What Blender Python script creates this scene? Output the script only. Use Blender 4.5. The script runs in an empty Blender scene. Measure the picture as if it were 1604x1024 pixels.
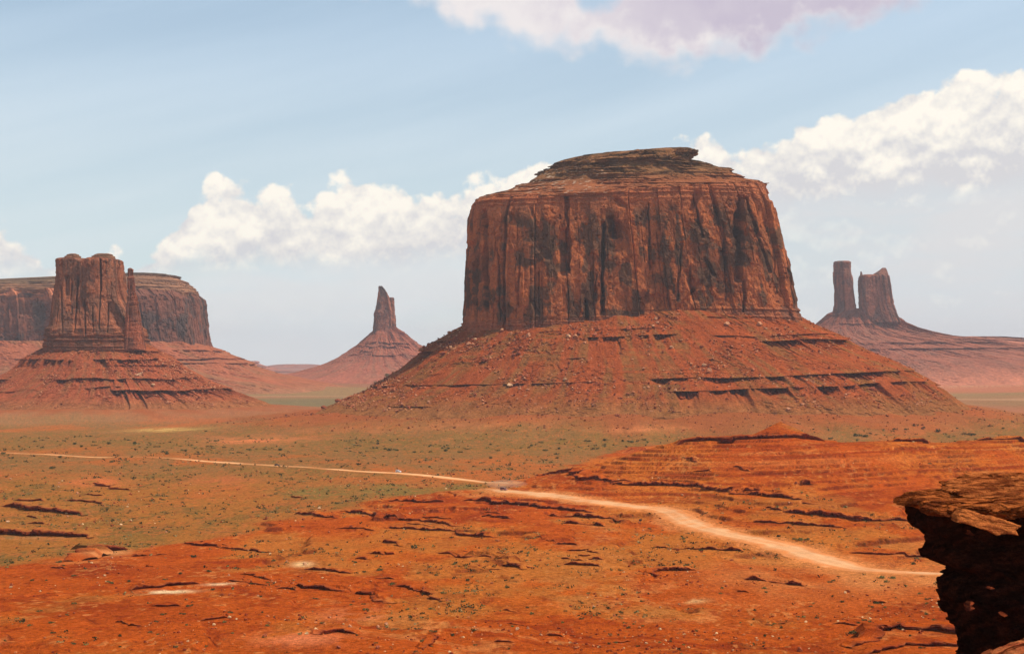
import bpy, math, random
import numpy as np

S = bpy.context.scene
COL = S.collection
R = math.radians
FPX, CX, HY, CH = 2200.0, 802.0, 566.0, 90.0     # focal length, centre, horizon (photo pixels), eye height (m)

# ------------------------------------------------------------------ camera
cam = bpy.data.cameras.new('camera')
cam.sensor_width = 36.0
cam.lens = 36.0 * FPX / 1604.0
cam.shift_y = (HY - 512.0) / 1604.0
cam.clip_start = 0.5
cam.clip_end = 120000.0
cob = bpy.data.objects.new('camera', cam)
cob.location = (0, 0, CH)
cob.rotation_euler = (R(90), 0, 0)
COL.objects.link(cob)
S.camera = cob

# ------------------------------------------------------------------ light
SUN_AZ, SUN_EL = 98.0, 58.0       # azimuth clockwise from the view direction (+Y)
sun = bpy.data.lights.new('sun', 'SUN')
sun.energy = 4.6
sun.angle = R(0.5)
sun.color = (1.0, 0.95, 0.86)
sob = bpy.data.objects.new('sun', sun)
sob.rotation_euler = (R(90 - SUN_EL), 0, R(180 - SUN_AZ))
sob.location = (200, 0, 500)
COL.objects.link(sob)

S.view_settings.view_transform = 'Standard'
S.view_settings.look = 'None'
S.view_settings.exposure = 0.0
S.view_settings.gamma = 1.0
S.view_settings.use_curve_mapping = False
S.render.engine = 'CYCLES'
S.cycles.max_bounces = 4
S.cycles.volume_bounces = 0
S.cycles.transparent_max_bounces = 8

# ------------------------------------------------------------------ world: Nishita sky with procedural clouds by direction
W = bpy.data.worlds.new('World')
S.world = W
W.use_nodes = True


class NT:
    """small helper for building node trees"""
    def __init__(self, tree):
        self.t = tree
        tree.nodes.clear()

    def n(self, typ, **kw):
        nd = self.t.nodes.new(typ)
        for k, v in kw.items():
            setattr(nd, k, v)
        return nd

    def put(self, sock, v):
        if isinstance(v, bpy.types.NodeSocket):
            self.t.links.new(v, sock)
        elif v is not None:
            sock.default_value = v

    def m(self, op, a, b=None, c=None, clamp=False):
        nd = self.n('ShaderNodeMath', operation=op, use_clamp=clamp)
        self.put(nd.inputs[0], a)
        if b is not None:
            self.put(nd.inputs[1], b)
        if c is not None:
            self.put(nd.inputs[2], c)
        return nd.outputs[0]

    def vec(self, x, y, z):
        nd = self.n('ShaderNodeCombineXYZ')
        for i, v in enumerate((x, y, z)):
            self.put(nd.inputs[i], v)
        return nd.outputs[0]

    def noise(self, v, scale, detail=4.0, rough=0.55, dist=0.0):
        nd = self.n('ShaderNodeTexNoise')
        self.put(nd.inputs['Vector'], v)
        self.put(nd.inputs['Scale'], scale)
        nd.inputs['Detail'].default_value = detail
        nd.inputs['Roughness'].default_value = rough
        nd.inputs['Distortion'].default_value = dist
        return nd.outputs['Fac']

    def voro(self, v, scale, smooth=0.6):
        nd = self.n('ShaderNodeTexVoronoi', feature='SMOOTH_F1')
        self.put(nd.inputs['Vector'], v)
        nd.inputs['Scale'].default_value = scale
        nd.inputs['Smoothness'].default_value = smooth
        return nd.outputs['Distance']

    def ss(self, v, a, b):
        nd = self.n('ShaderNodeMapRange', interpolation_type='SMOOTHSTEP')
        self.put(nd.inputs['Value'], v)
        self.put(nd.inputs['From Min'], a)
        self.put(nd.inputs['From Max'], b)
        return nd.outputs[0]

    def lin(self, v, a, b, c=0.0, d=1.0):
        nd = self.n('ShaderNodeMapRange')
        for k, val in zip(('Value', 'From Min', 'From Max', 'To Min', 'To Max'), (v, a, b, c, d)):
            self.put(nd.inputs[k], val)
        return nd.outputs[0]

    def mix(self, f, a, b):
        nd = self.n('ShaderNodeMix', data_type='RGBA')
        self.put(nd.inputs[0], f)
        self.put(nd.inputs[6], a)
        self.put(nd.inputs[7], b)
        return nd.outputs[2]

    def mul(self, f, a, b):
        nd = self.n('ShaderNodeMix', data_type='RGBA', blend_type='MULTIPLY')
        self.put(nd.inputs[0], f)
        self.put(nd.inputs[6], a)
        self.put(nd.inputs[7], b)
        return nd.outputs[2]

    def curve(self, v, pts):
        """float curve over normalised 0..1 input, normalised 0..1 output"""
        nd = self.n('ShaderNodeFloatCurve')
        self.put(nd.inputs['Value'], v)
        c = nd.mapping.curves[0]
        while len(c.points) < len(pts):
            c.points.new(0.5, 0.5)
        for p, (x, y) in zip(c.points, pts):
            p.location = (x, y)
            p.handle_type = 'VECTOR'
        nd.mapping.update()
        return nd.outputs[0]


def build_world():
    T = NT(W.node_tree)
    out = T.n('ShaderNodeOutputWorld')
    bg = T.n('ShaderNodeBackground')
    bg.inputs['Strength'].default_value = 0.10
    T.t.links.new(bg.outputs[0], out.inputs[0])
    sky = T.n('ShaderNodeTexSky', sky_type='NISHITA', sun_disc=False)
    sky.sun_elevation = R(SUN_EL)
    sky.sun_rotation = R(SUN_AZ)
    sky.altitude = 1600
    sky.air_density = 1.0
    sky.dust_density = 2.0
    sky.ozone_density = 1.5
    tc = T.n('ShaderNodeTexCoord')
    sep = T.n('ShaderNodeSeparateXYZ')
    T.t.links.new(tc.outputs['Generated'], sep.inputs[0])
    x, y, z = sep.outputs
    az = T.m('ARCTAN2', x, y)
    el = T.m('ARCSINE', z)
    # angle units of 1/1000 photo pixel so that the tables below stay readable
    a = T.m('MULTIPLY', az, FPX / 1000.0)       # -0.8 .. 0.8 across the view
    e = T.m('MULTIPLY', el, FPX / 1000.0)       # 0 .. 0.566 above the horizon
    p = T.vec(a, e, 0.0)
    # domain warp and billows
    w1 = T.noise(p, 9.0, 3, 0.5)
    bil = T.voro(T.vec(T.m('ADD', a, T.m('MULTIPLY', w1, 0.06)), T.m('MULTIPLY', e, 1.25), 0.0), 17.0, 0.35)
    bil2 = T.voro(T.vec(T.m('ADD', a, T.m('MULTIPLY', w1, 0.03)), T.m('MULTIPLY', e, 1.2), 3.7), 46.0, 0.4)
    fb = T.noise(p, 24.0, 7, 0.58)
    fine = T.noise(p, 80.0, 5, 0.6)
    bump = T.m('SUBTRACT', 0.36, bil)
    b2 = T.m('SUBTRACT', 0.36, bil2)
    detail = T.m('ADD', T.m('MULTIPLY', bump, 0.075), T.m('ADD', T.m('MULTIPLY', b2, 0.026), T.m('MULTIPLY', T.m('SUBTRACT', fb, 0.5), 0.075)))

    # --- cumulus bank: height of the tops against azimuth
    def prof(pts):
        return T.m('MULTIPLY', T.curve(T.lin(a, -1.0, 1.0), [((px - CX) / 2000.0 + 0.5, (HY - py) / 600.0) for px, py in pts]), 0.6)
    tops = prof([(-190, 420), (-60, 330), (20, 340), (70, 375), (110, 420), (160, 430), (225, 408), (262, 400), (288, 350), (318, 302), (345, 290), (385, 278),
                 (415, 298), (470, 312), (505, 308), (548, 276), (590, 294), (640, 294), (700, 302), (790, 275), (880, 245), (1000, 245),
                 (1100, 215), (1150, 228), (1200, 230), (1250, 195), (1310, 195), (1345, 165), (1400, 152), (1440, 155), (1480, 130),
                 (1515, 142), (1560, 132), (1600, 140), (1700, 120), (1790, 200)])
    d1 = T.m('SUBTRACT', T.m('ADD', T.m('ADD', tops, 0.012), detail), e)            # >0 inside
    m1 = T.ss(d1, -0.002, 0.017)
    # bases: cloud thins out towards the base line
    bases = prof([(-190, 420), (0, 415), (110, 420), (225, 425), (290, 404), (400, 398), (540, 402), (640, 396), (800, 375), (1000, 350),
                  (1150, 315), (1250, 308), (1400, 302), (1500, 296), (1604, 290), (1790, 290)])
    below = T.m('SUBTRACT', bases, T.m('ADD', e, T.m('MULTIPLY', T.m('SUBTRACT', fb, 0.5), 0.05)))     # >0 below base
    core = T.m('MULTIPLY', m1, T.m('SUBTRACT', 1.0, T.m('MULTIPLY', T.ss(below, -0.01, 0.035), T.m('SUBTRACT', 0.93, T.m('MULTIPLY', T.ss(a, 0.05, 0.5), 0.35)))))
    # soft low cloud beneath the bases
    low = T.noise(T.vec(T.m('MULTIPLY', a, 3.2), T.m('MULTIPLY', e, 13.0), 1.0), 1.0, 5, 0.55)
    lowm = T.m('MULTIPLY', T.m('MULTIPLY', T.ss(below, -0.02, 0.05), m1), T.m('MULTIPLY', T.ss(low, 0.34, 0.60), T.m('ADD', 0.62, T.m('MULTIPLY', T.ss(a, 0.0, 0.5), 0.3))))
    # shade of the cumulus: white billows, grey lower down and in the hollows
    shade_up = T.noise(T.vec(a, T.m('SUBTRACT', e, 0.012), 0.0), 24.0, 7, 0.58)
    lit = T.m('MULTIPLY', T.m('SUBTRACT', shade_up, fb), -2.6)
    depth = T.ss(T.m('ADD', below, T.m('MULTIPLY', bump, -0.03)), -0.075, 0.03)
    hollow = T.m('MULTIPLY', T.ss(bil, 0.3, 0.62), 0.45)
    right_grey = T.ss(a, 0.25, 0.65)
    sh = T.m('SUBTRACT', T.m('ADD', T.m('MULTIPLY', depth, T.m('ADD', 0.38, T.m('MULTIPLY', right_grey, 0.5))), hollow), lit, clamp=True)
    cum = T.mix(sh, (10.6, 10.0, 8.9, 1), (7.1, 7.0, 7.2, 1))

    # --- big lilac-grey cloud overhead
    lower = prof([(560, 0), (600, -20), (665, 5), (700, 35), (790, 58), (870, 80), (930, 78), (985, 98), (1040, 108), (1100, 100), (1180, 96), (1250, 72),
                  (1300, 62), (1380, 50), (1440, 36), (1475, 8), (1510, -25), (1560, -30)])
    d2 = T.m('SUBTRACT', T.m('ADD', e, T.m('MULTIPLY', detail, 0.55)), T.m('SUBTRACT', lower, 0.016))
    fade = T.ss(a, -0.30, 0.02)
    m2 = T.m('MULTIPLY', T.ss(d2, -0.012, 0.032), T.ss(T.m('ABSOLUTE', T.m('SUBTRACT', a, 0.26)), 0.56, 0.42))
    m2 = T.m('MULTIPLY', m2, T.ss(e, 0.30, 0.44))
    gap = T.ss(T.m('ADD', T.m('ADD', T.m('POWER', T.m('DIVIDE', T.m('SUBTRACT', a, 0.135), 0.042), 2.0), T.m('POWER', T.m('DIVIDE', T.m('SUBTRACT', e, 0.572), 0.045), 2.0)), T.m('MULTIPLY', fb, 1.2)), 0.9, 1.8)
    m2 = T.m('MULTIPLY', m2, T.m('ADD', 0.1, T.m('MULTIPLY', gap, 0.9)))
    inner = T.ss(T.m('ADD', d2, T.m('ADD', T.m('MULTIPLY', T.m('SUBTRACT', fb, 0.5), 0.12), T.m('MULTIPLY', a, 0.11))), 0.02, 0.10)
    gl = T.m('ADD', T.m('MULTIPLY', inner, T.lin(a, 0.02, 0.30, 0.25, 0.95)), T.m('MULTIPLY', T.m('SUBTRACT', T.noise(p, 11.0, 5, 0.5), 0.5), 0.9), clamp=True)
    big = T.mix(gl, (8.8, 8.3, 8.3, 1), (6.0, 5.4, 6.5, 1))

    # --- thin high veil
    veil_n = T.noise(T.vec(T.m('ADD', T.m('MULTIPLY', a, 1.1), T.m('MULTIPLY', e, -1.3)), T.m('ADD', T.m('MULTIPLY', e, 6.5), T.m('MULTIPLY', a, -1.6)), 2.0), 1.0, 5, 0.5)
    low_h = T.ss(e, 1.1, 0.0)
    veil = T.m('ADD', T.m('MULTIPLY', T.m('MULTIPLY', T.ss(veil_n, 0.34, 0.70), 0.40), low_h), T.m('MULTIPLY', low_h, 0.52), clamp=True)
    veil = T.m('ADD', veil, T.m('MULTIPLY', T.ss(a, 0.1, 0.8), 0.15), clamp=True)

    col = T.mul(1.0, sky.outputs[0], (1.28, 1.36, 1.20, 1))
    upv = T.mix(T.ss(e, 0.62, 0.15), (5.9, 7.4, 9.0, 1), (7.2, 8.1, 8.4, 1))
    col = T.mix(T.m('ADD', 0.22, T.m('MULTIPLY', veil, 0.95), clamp=True), col, upv)
    hz = T.ss(e, 0.16, -0.02)
    col = T.mix(T.m('MULTIPLY', hz, 0.75), col, (8.7, 8.6, 8.5, 1))
    col = T.mix(T.m('MULTIPLY', lowm, 0.85), col, (8.2, 8.0, 7.9, 1))
    col = T.mix(core, col, cum)
    col = T.mix(m2, col, big)
    T.put(bg.inputs['Color'], col)


build_world()

# ------------------------------------------------------------------ numpy noise
def _hash(ix, iy, iz, seed):
    h = (ix.astype(np.int64) * 374761393 + iy.astype(np.int64) * 668265263 + iz.astype(np.int64) * 2147483647 + seed * 974711) & 0xFFFFFFFF
    h = ((h ^ (h >> 13)) * 1274126177) & 0xFFFFFFFF
    h = ((h ^ (h >> 16)) * 2246822519) & 0xFFFFFFFF
    h = h ^ (h >> 15)
    return (h.astype(np.float32) / 2147483648.0 - 1.0)


def vn2(x, y, seed=0):
    x = np.asarray(x, np.float64); y = np.asarray(y, np.float64)
    x, y = np.broadcast_arrays(x, y)
    ix = np.floor(x); iy = np.floor(y)
    fx = x - ix; fy = y - iy
    ux = fx * fx * fx * (fx * (fx * 6 - 15) + 10); uy = fy * fy * fy * (fy * (fy * 6 - 15) + 10)
    ix = ix.astype(np.int64); iy = iy.astype(np.int64); z = np.zeros_like(ix)
    a = _hash(ix, iy, z, seed); b = _hash(ix + 1, iy, z, seed)
    c = _hash(ix, iy + 1, z, seed); d = _hash(ix + 1, iy + 1, z, seed)
    return (a * (1 - ux) + b * ux) * (1 - uy) + (c * (1 - ux) + d * ux) * uy


def fbm(x, y, octs=4, seed=0, gain=0.5, lac=2.03):
    r = 0; a = 1.0; t = 0
    for i in range(octs):
        r = r + a * vn2(x * lac ** i + 17.3 * i, y * lac ** i - 9.1 * i, seed + i * 7)
        t += a; a *= gain
    return r / t


def ridged(x, y, octs=3, seed=0):
    r = 0; a = 1.0; t = 0
    for i in range(octs):
        r = r + a * (1 - np.abs(vn2(x * 2.1 ** i + 3.3 * i, y * 2.1 ** i, seed + i * 5)) * 2)
        t += a; a *= 0.5
    return r / t


def cells(x, y, seed=0):
    """voronoi: random value of the nearest cell, distance to the cell border"""
    x, y = np.broadcast_arrays(np.asarray(x, np.float64), np.asarray(y, np.float64))
    ix = np.floor(x).astype(np.int64); iy = np.floor(y).astype(np.int64)
    f1 = np.full(x.shape, 9.0); f2 = np.full(x.shape, 9.0); val = np.zeros(x.shape)
    zz = np.zeros_like(ix)
    for dx in (-1, 0, 1):
        for dy in (-1, 0, 1):
            cx = ix + dx; cy = iy + dy
            px = cx + 0.5 + 0.45 * _hash(cx, cy, zz, seed); py = cy + 0.5 + 0.45 * _hash(cx, cy, zz + 1, seed)
            d = np.hypot(px - x, py - y)
            v = _hash(cx, cy, zz + 2, seed)
            near = d < f1
            f2 = np.where(near, f1, np.minimum(f2, d))
            val = np.where(near, v, val)
            f1 = np.where(near, d, f1)
    return val, f2 - f1


def sstep(v, a, b):
    t = np.clip((v - a) / (b - a), 0, 1)
    return t * t * (3 - 2 * t)


def lerp(a, b, t):
    return a + (b - a) * t


def cmix(c1, c2, t):
    c1 = np.asarray(c1, float); c2 = np.asarray(c2, float)
    t = np.asarray(t)[..., None]
    return c1 * (1 - t) + c2 * t


# ------------------------------------------------------------------ objects
def mesh_np(name, verts, faces, mat, parent=None, cols=None, smooth=True, loc=None):
    """verts (n,3), faces (m,k) with k 3 or 4"""
    me = bpy.data.meshes.new(name)
    v = np.ascontiguousarray(verts, dtype=np.float32).reshape(-1, 3)
    f = np.ascontiguousarray(faces, dtype=np.int32)
    k = f.shape[1]
    me.vertices.add(len(v)); me.vertices.foreach_set('co', v.ravel())
    me.loops.add(f.size); me.loops.foreach_set('vertex_index', f.ravel())
    me.polygons.add(len(f))
    me.polygons.foreach_set('loop_start', np.arange(0, f.size, k, dtype=np.int32))
    me.polygons.foreach_set('use_smooth', np.full(len(f), smooth, dtype=bool))
    if cols is not None:
        at = me.color_attributes.new('tint', 'FLOAT_COLOR', 'POINT')
        c = np.ones((len(v), 4), np.float32); c[:, :3] = np.asarray(cols).reshape(-1, 3)
        at.data.foreach_set('color', c.ravel())
    me.update(calc_edges=True)
    me.materials.append(mat)
    o = bpy.data.objects.new(name, me)
    COL.objects.link(o)
    if parent is not None:
        o.parent = parent
    if loc is not None:
        o.location = loc
    return o


def grid_faces(nr, nc, wrap=False):
    r = np.arange(nr - 1)[:, None]
    c = np.arange(nc if wrap else nc - 1)[None, :]
    c2 = (c + 1) % nc
    f = np.stack([r * nc + c, r * nc + c2, (r + 1) * nc + c2, (r + 1) * nc + c], -1)
    return f.reshape(-1, 4)


def tag(o, label=None, cat=None, group=None, kind=None):
    if label: o['label'] = label
    if cat: o['category'] = cat
    if group: o['group'] = group
    if kind: o['kind'] = kind
    return o


def empty(name, loc, label, cat, group=None, rz=0.0):
    o = bpy.data.objects.new(name, None)
    COL.objects.link(o)
    o.location = loc
    o.rotation_euler = (0, 0, rz)
    return tag(o, label, cat, group)


# ------------------------------------------------------------------ materials
def rock_mat(name, scale=1.0, bump=0.6, strata=0.0, rough=0.95, speck=0.25, far=1.0):
    """base colour from the rock's own tint attribute, varied by procedural noise at world positions"""
    m = bpy.data.materials.new(name)
    m.use_nodes = True
    T = NT(m.node_tree)
    out = T.n('ShaderNodeOutputMaterial')
    b = T.n('ShaderNodeBsdfPrincipled')
    T.t.links.new(b.outputs[0], out.inputs[0])
    b.inputs['Roughness'].default_value = rough
    b.inputs['Specular IOR Level'].default_value = 0.0
    at = T.n('ShaderNodeAttribute', attribute_name='tint')
    g = T.n('ShaderNodeNewGeometry')
    P = g.outputs['Position']
    mp = T.n('ShaderNodeMapping')
    T.put(mp.inputs['Vector'], P)
    mp.inputs['Scale'].default_value = (1, 1, 1 + 5 * strata)
    n1 = T.noise(mp.outputs[0], 0.9 / scale, 6, 0.65)
    n2 = T.noise(P, 0.12 / scale, 5, 0.6)
    n3 = T.noise(P, 3.5 / scale, 3, 0.6)
    k = T.m('ADD', T.lin(n1, 0.3, 0.7, 1 - speck, 1 + speck), T.lin(n2, 0.3, 0.7, -0.13, 0.13))
    k = T.m('MULTIPLY', k, T.lin(n3, 0.3, 0.7, 1 - speck * 0.6, 1 + speck * 0.6))
    hsv = T.n('ShaderNodeHueSaturation')
    T.put(hsv.inputs['Value'], k)
    T.put(hsv.inputs['Color'], at.outputs['Color'])
    T.put(b.inputs['Base Color'], hsv.outputs[0])
    bp = T.n('ShaderNodeBump')
    bp.inputs['Strength'].default_value = bump
    bp.inputs['Distance'].default_value = 1.0 * scale
    T.put(bp.inputs['Height'], T.m('ADD', n1, T.m('MULTIPLY', n3, 0.3)))
    T.put(b.inputs['Normal'], bp.outputs[0])
    return m


def flat_mat(name, col, rough=0.6, metal=0.0, spec=0.3):
    m = bpy.data.materials.new(name)
    m.use_nodes = True
    T = NT(m.node_tree)
    out = T.n('ShaderNodeOutputMaterial')
    b = T.n('ShaderNodeBsdfPrincipled')
    T.t.links.new(b.outputs[0], out.inputs[0])
    b.inputs['Roughness'].default_value = rough
    b.inputs['Metallic'].default_value = metal
    b.inputs['Specular IOR Level'].default_value = spec
    g = T.n('ShaderNodeNewGeometry')
    n = T.noise(g.outputs['Position'], 2.5, 4, 0.6)
    hsv = T.n('ShaderNodeHueSaturation')
    T.put(hsv.inputs['Value'], T.lin(n, 0.3, 0.7, 0.75, 1.2))
    hsv.inputs['Color'].default_value = (*col, 1)
    T.put(b.inputs['Base Color'], hsv.outputs[0])
    return m


M_CLIFF = rock_mat('sandstone_cliff', 2.2, 1.0, 0.0, speck=0.34)
M_TALUS = rock_mat('talus_shale', 3.0, 1.0, 0.4, speck=0.42)
M_FAR = rock_mat('far_sandstone', 8.0, 0.7, 0.0, speck=0.18)
M_GROUND = rock_mat('desert_ground', 1.6, 1.0, 0.0, speck=0.42)
M_ROAD = rock_mat('dirt_road', 1.6, 0.25, 0.0, speck=0.10)
M_LEDGE = rock_mat('ledge_rock', 0.8, 0.9, 0.6, speck=0.28)
M_NEAR = rock_mat('near_rock', 0.22, 1.0, 0.25, speck=0.5)
M_BOULDER = rock_mat('boulder_rock', 1.5, 0.8, 0.0, speck=0.25)
M_SHRUB = rock_mat('shrub_foliage', 0.5, 0.3, 0.0, speck=0.4)

# ------------------------------------------------------------------ ground
# control points: photo column, distance, height of the land
CP = []
for px in (-900, -300, 0, 250, 520, 800, 1060, 1330, 1604, 1900, 2500):
    CP += [(px, 35, 72.0), (px, 60, 68.5), (px, 110, 57.0), (px, 190, 40.0), (px, 280, 24.5)]
    CP += [(px, 1300, 0.0), (px, 1700, -1.0), (px, 2300, 0.0), (px, 4000, 0.0), (px, 12000, 0.0)]
def cpz(px, py, D):
    CP.append((px, D, CH - (py - HY) * D / FPX))
for px in (-900, -300, 0, 200, 400):
    cpz(px, 1024, 335); cpz(px, 975, 390); cpz(px, 930, 470); cpz(px, 895, 555); cpz(px, 850, 690); cpz(px, 800, 850); cpz(px, 760, 1010)
CP += [(px, 1130, 0.5) for px in (-900, -300, 0, 200, 400, 600)]
for t in [(560, 1024, 340), (560, 960, 425), (560, 915, 510), (560, 870, 600), (540, 830, 705), (520, 803, 805),
          (640, 778, 900), (600, 755, 1030), (760, 753, 1050), (690, 800, 790), (720, 845, 665), (740, 900, 545), (760, 965, 425), (760, 1024, 345),
          (787, 768, 905), (850, 745, 960), (850, 776, 865), (880, 830, 690), (950, 789, 815), (940, 900, 540), (960, 960, 440), (960, 1024, 350),
          (1060, 690, 935), (980, 712, 960), (1060, 745, 880), (1050, 806, 765), (1080, 860, 625), (1140, 920, 505), (1140, 985, 410), (1140, 1030, 350),
          (1225, 680, 940), (1225, 730, 865), (1225, 790, 745), (1200, 849, 650), (1250, 905, 540), (1300, 960, 445), (1300, 1024, 365),
          (1310, 690, 945), (1300, 740, 850), (1320, 810, 710), (1300, 882, 585), (1350, 690, 950), (1410, 686, 948), (1470, 694, 955), (1430, 740, 860),
          (1430, 810, 710), (1430, 860, 625), (1480, 899, 548), (1420, 985, 400), (1500, 980, 400), (1480, 940, 465), (1460, 1035, 345),
          (1560, 684, 950), (1604, 683, 950), (1604, 740, 860), (1604, 810, 710), (1604, 870, 610), (1604, 930, 480), (1604, 1020, 360),
          (1900, 684, 950), (1900, 760, 820), (1900, 860, 630), (1900, 960, 440), (2500, 684, 950), (2500, 820, 700)]:
    cpz(*t)
for px, z in [(850, 4), (960, 6), (1060, 9), (1225, 9), (1400, 9), (1604, 9), (1900, 9), (2500, 9)]:
    CP.append((px, 1060, z)); CP.append((px, 1150, 1.0))
CP = np.array(CP)


def _wc(px, D):
    return np.stack([(px - CX) / 300.0, np.log(np.maximum(D, 5)) * 4.2], -1)


_A = _wc(CP[:, 0], CP[:, 1])
_r = np.hypot(_A[:, None, 0] - _A[None, :, 0], _A[:, None, 1] - _A[None, :, 1])
def _phi(r): return np.where(r > 1e-9, r * r * np.log(r + 1e-9), 0)
_K = _phi(_r) + np.eye(len(CP)) * 0.02
_P = np.hstack([np.ones((len(CP), 1)), _A])
_M = np.block([[_K, _P], [_P.T, np.zeros((3, 3))]])
_sol = np.linalg.solve(_M, np.concatenate([CP[:, 2], np.zeros(3)]))
# table over (column, log distance) and bilinear look-up, so that any point of the land can be asked for
_TU = np.linspace(-1600, 3200, 481)
_TL = np.linspace(math.log(15), math.log(50000), 520)
_g = _wc(np.broadcast_to(_TU[:, None], (481, 520)), np.exp(_TL)[None, :] + np.zeros((481, 1)))
_tab = np.zeros((481, 520))
for i in range(len(CP)):
    _tab += _sol[i] * _phi(np.hypot(_g[..., 0] - _A[i, 0], _g[..., 1] - _A[i, 1]))
_tab += _sol[-3] + _sol[-2] * _g[..., 0] + _sol[-1] * _g[..., 1]
_far = sstep(np.exp(_TL), 1300, 1800)[None, :]
_tab = _tab * (1 - _far)


def base_z(X, Y):
    Y = np.maximum(Y, 16)
    u = np.clip((X / Y * FPX + CX - _TU[0]) / (_TU[1] - _TU[0]), 0, 479.999)
    v = np.clip((np.log(Y) - _TL[0]) / (_TL[1] - _TL[0]), 0, 518.999)
    i = u.astype(int); j = v.astype(int); fu = u - i; fv = v - j
    z = (_tab[i, j] * (1 - fu) + _tab[i + 1, j] * fu) * (1 - fv) + (_tab[i, j + 1] * (1 - fu) + _tab[i + 1, j + 1] * fu) * fv
    r1 = np.hypot(X - 175, (Y - 2100) / 0.80)
    r2 = np.hypot(X + 726, (Y - 2450) / 0.74)
    a1 = np.arctan2(Y - 2100, X - 175); a2 = np.arctan2(Y - 2450, X + 726)
    r1 = r1 + 55 * fbm(a1 * 4, a1 * 0, 3, 191) + 18 * fbm(X / 45, Y / 70, 2, 193); r2 = r2 + 40 * fbm(a2 * 4, a2 * 0, 3, 192)
    return z + (26 + 0.012 * (X - 175)) * (1 - sstep(r1, 380, 720)) + 15 * (1 - sstep(r2, 230, 520))


def pix(X, Y, Z):
    return CX + X / Y * FPX, HY + (CH - Z) / Y * FPX


def find(px, py, fn=None, dmin=250, dmax=6000):
    """the point of the land met along the direction of a photo pixel"""
    fn = fn or base_z
    D = np.exp(np.linspace(math.log(dmin), math.log(dmax), 3000))
    X = (px - CX) / FPX * D
    yy = HY + (CH - fn(X, D)) * FPX / D
    k = np.argmax(yy <= py)
    return np.array([X[k], D[k]])


# where the bare red bedrock lies (a line through the land), in plan
RB = np.array([find(px, py) for px, py in [(-250, 905), (0, 880), (200, 862), (330, 838), (430, 815), (520, 800), (620, 783), (720, 768), (790, 757), (850, 740), (960, 712), (1060, 692)]])
RB_u = RB[:, 0] / RB[:, 1] * FPX + CX
def red_mask(X, Y):
    u = X / Y * FPX + CX
    edge = np.interp(u, RB_u, RB[:, 1], right=990.0)
    edge = np.where(u > 1060, 990, edge)
    n = fbm(X / 60, Y / 60, 3, 5) * 0.10
    return sstep((edge - Y) / edge + n, -0.02, 0.03)


# the road: centre line (photo positions) and half width in metres
ROAD_A = [(-160, 700, 4.0), (0, 708, 4.0), (90, 712, 5), (160, 716, 4.0), (230, 717, 2.5), (290, 719, 6.0), (350, 724, 6.5), (430, 730, 6.0), (480, 732, 4.0), (510, 735, 5.0), (560, 738, 6.5), (625, 741, 8.0), (680, 746, 9), (720, 750, 8), (755, 753.5, 4.5), (800, 757.5, 4.0)]
ROAD_B = [(752, 765, 3.0), (775, 767.5, 4.0), (800, 771, 6.5), (850, 776, 8.0), (900, 782, 8.0), (950, 787.5, 8.0), (1000, 792.5, 8.5), (1035, 797, 9.0), (1056, 804, 9.5), (1070, 814, 9.5), (1100, 825, 9.0), (1150, 838, 9.0), (1200, 849, 10.5), (1250, 864, 12.0), (1300, 880, 12.0), (1350, 890, 9.0), (1410, 895.5, 6.5), (1480, 898.5, 6.0), (1560, 902, 6.0), (1640, 907, 6.0)]


def densify(pts, step=2.0):
    P = np.array([np.append(find(a, b), w * 0.80) for a, b, w in pts])
    # Catmull-Rom through the points
    out = []
    Q = np.vstack([2 * P[0] - P[1], P, 2 * P[-1] - P[-2]])
    for i in range(1, len(Q) - 2):
        n = max(2, int(np.hypot(*(Q[i + 1] - Q[i])[:2]) / step))
        t = np.linspace(0, 1, n, endpoint=False)[:, None]
        out.append(0.5 * (2 * Q[i] + (Q[i + 1] - Q[i - 1]) * t + (2 * Q[i - 1] - 5 * Q[i] + 4 * Q[i + 1] - Q[i + 2]) * t ** 2 + (3 * Q[i] - 3 * Q[i + 1] + Q[i + 2] - Q[i - 1]) * t ** 3))
    return np.vstack(out)


RA, RBd = densify(ROAD_A), densify(ROAD_B)
ROADPTS = np.vstack([RA, RBd])


def road_dist(X, Y):
    """distance beyond the road's edge (negative on the road); coarse far away"""
    shp = X.shape
    x = X.ravel(); y = Y.ravel()
    d = np.full(x.shape, 1e3)
    idx = np.where((y > 430) & (y < 1750))[0]
    if len(idx) == 0:
        return d.reshape(shp)
    P = ROADPTS[::3]
    # bucket by column so that the search stays cheap
    u = x[idx] / y[idx] * FPX + CX
    ru = P[:, 0] / P[:, 1] * FPX + CX
    for a in range(-700, 2500, 50):
        s = idx[(u >= a) & (u < a + 50)]
        r = P[(ru > a - 110) & (ru < a + 160)]
        if len(s) == 0 or len(r) == 0:
            continue
        best = np.full(len(s), 1e3)
        for q in r:
            best = np.minimum(best, np.hypot(x[s] - q[0], y[s] - q[1]) - q[2])
        d[s] = best
    return d.reshape(shp)


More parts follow.
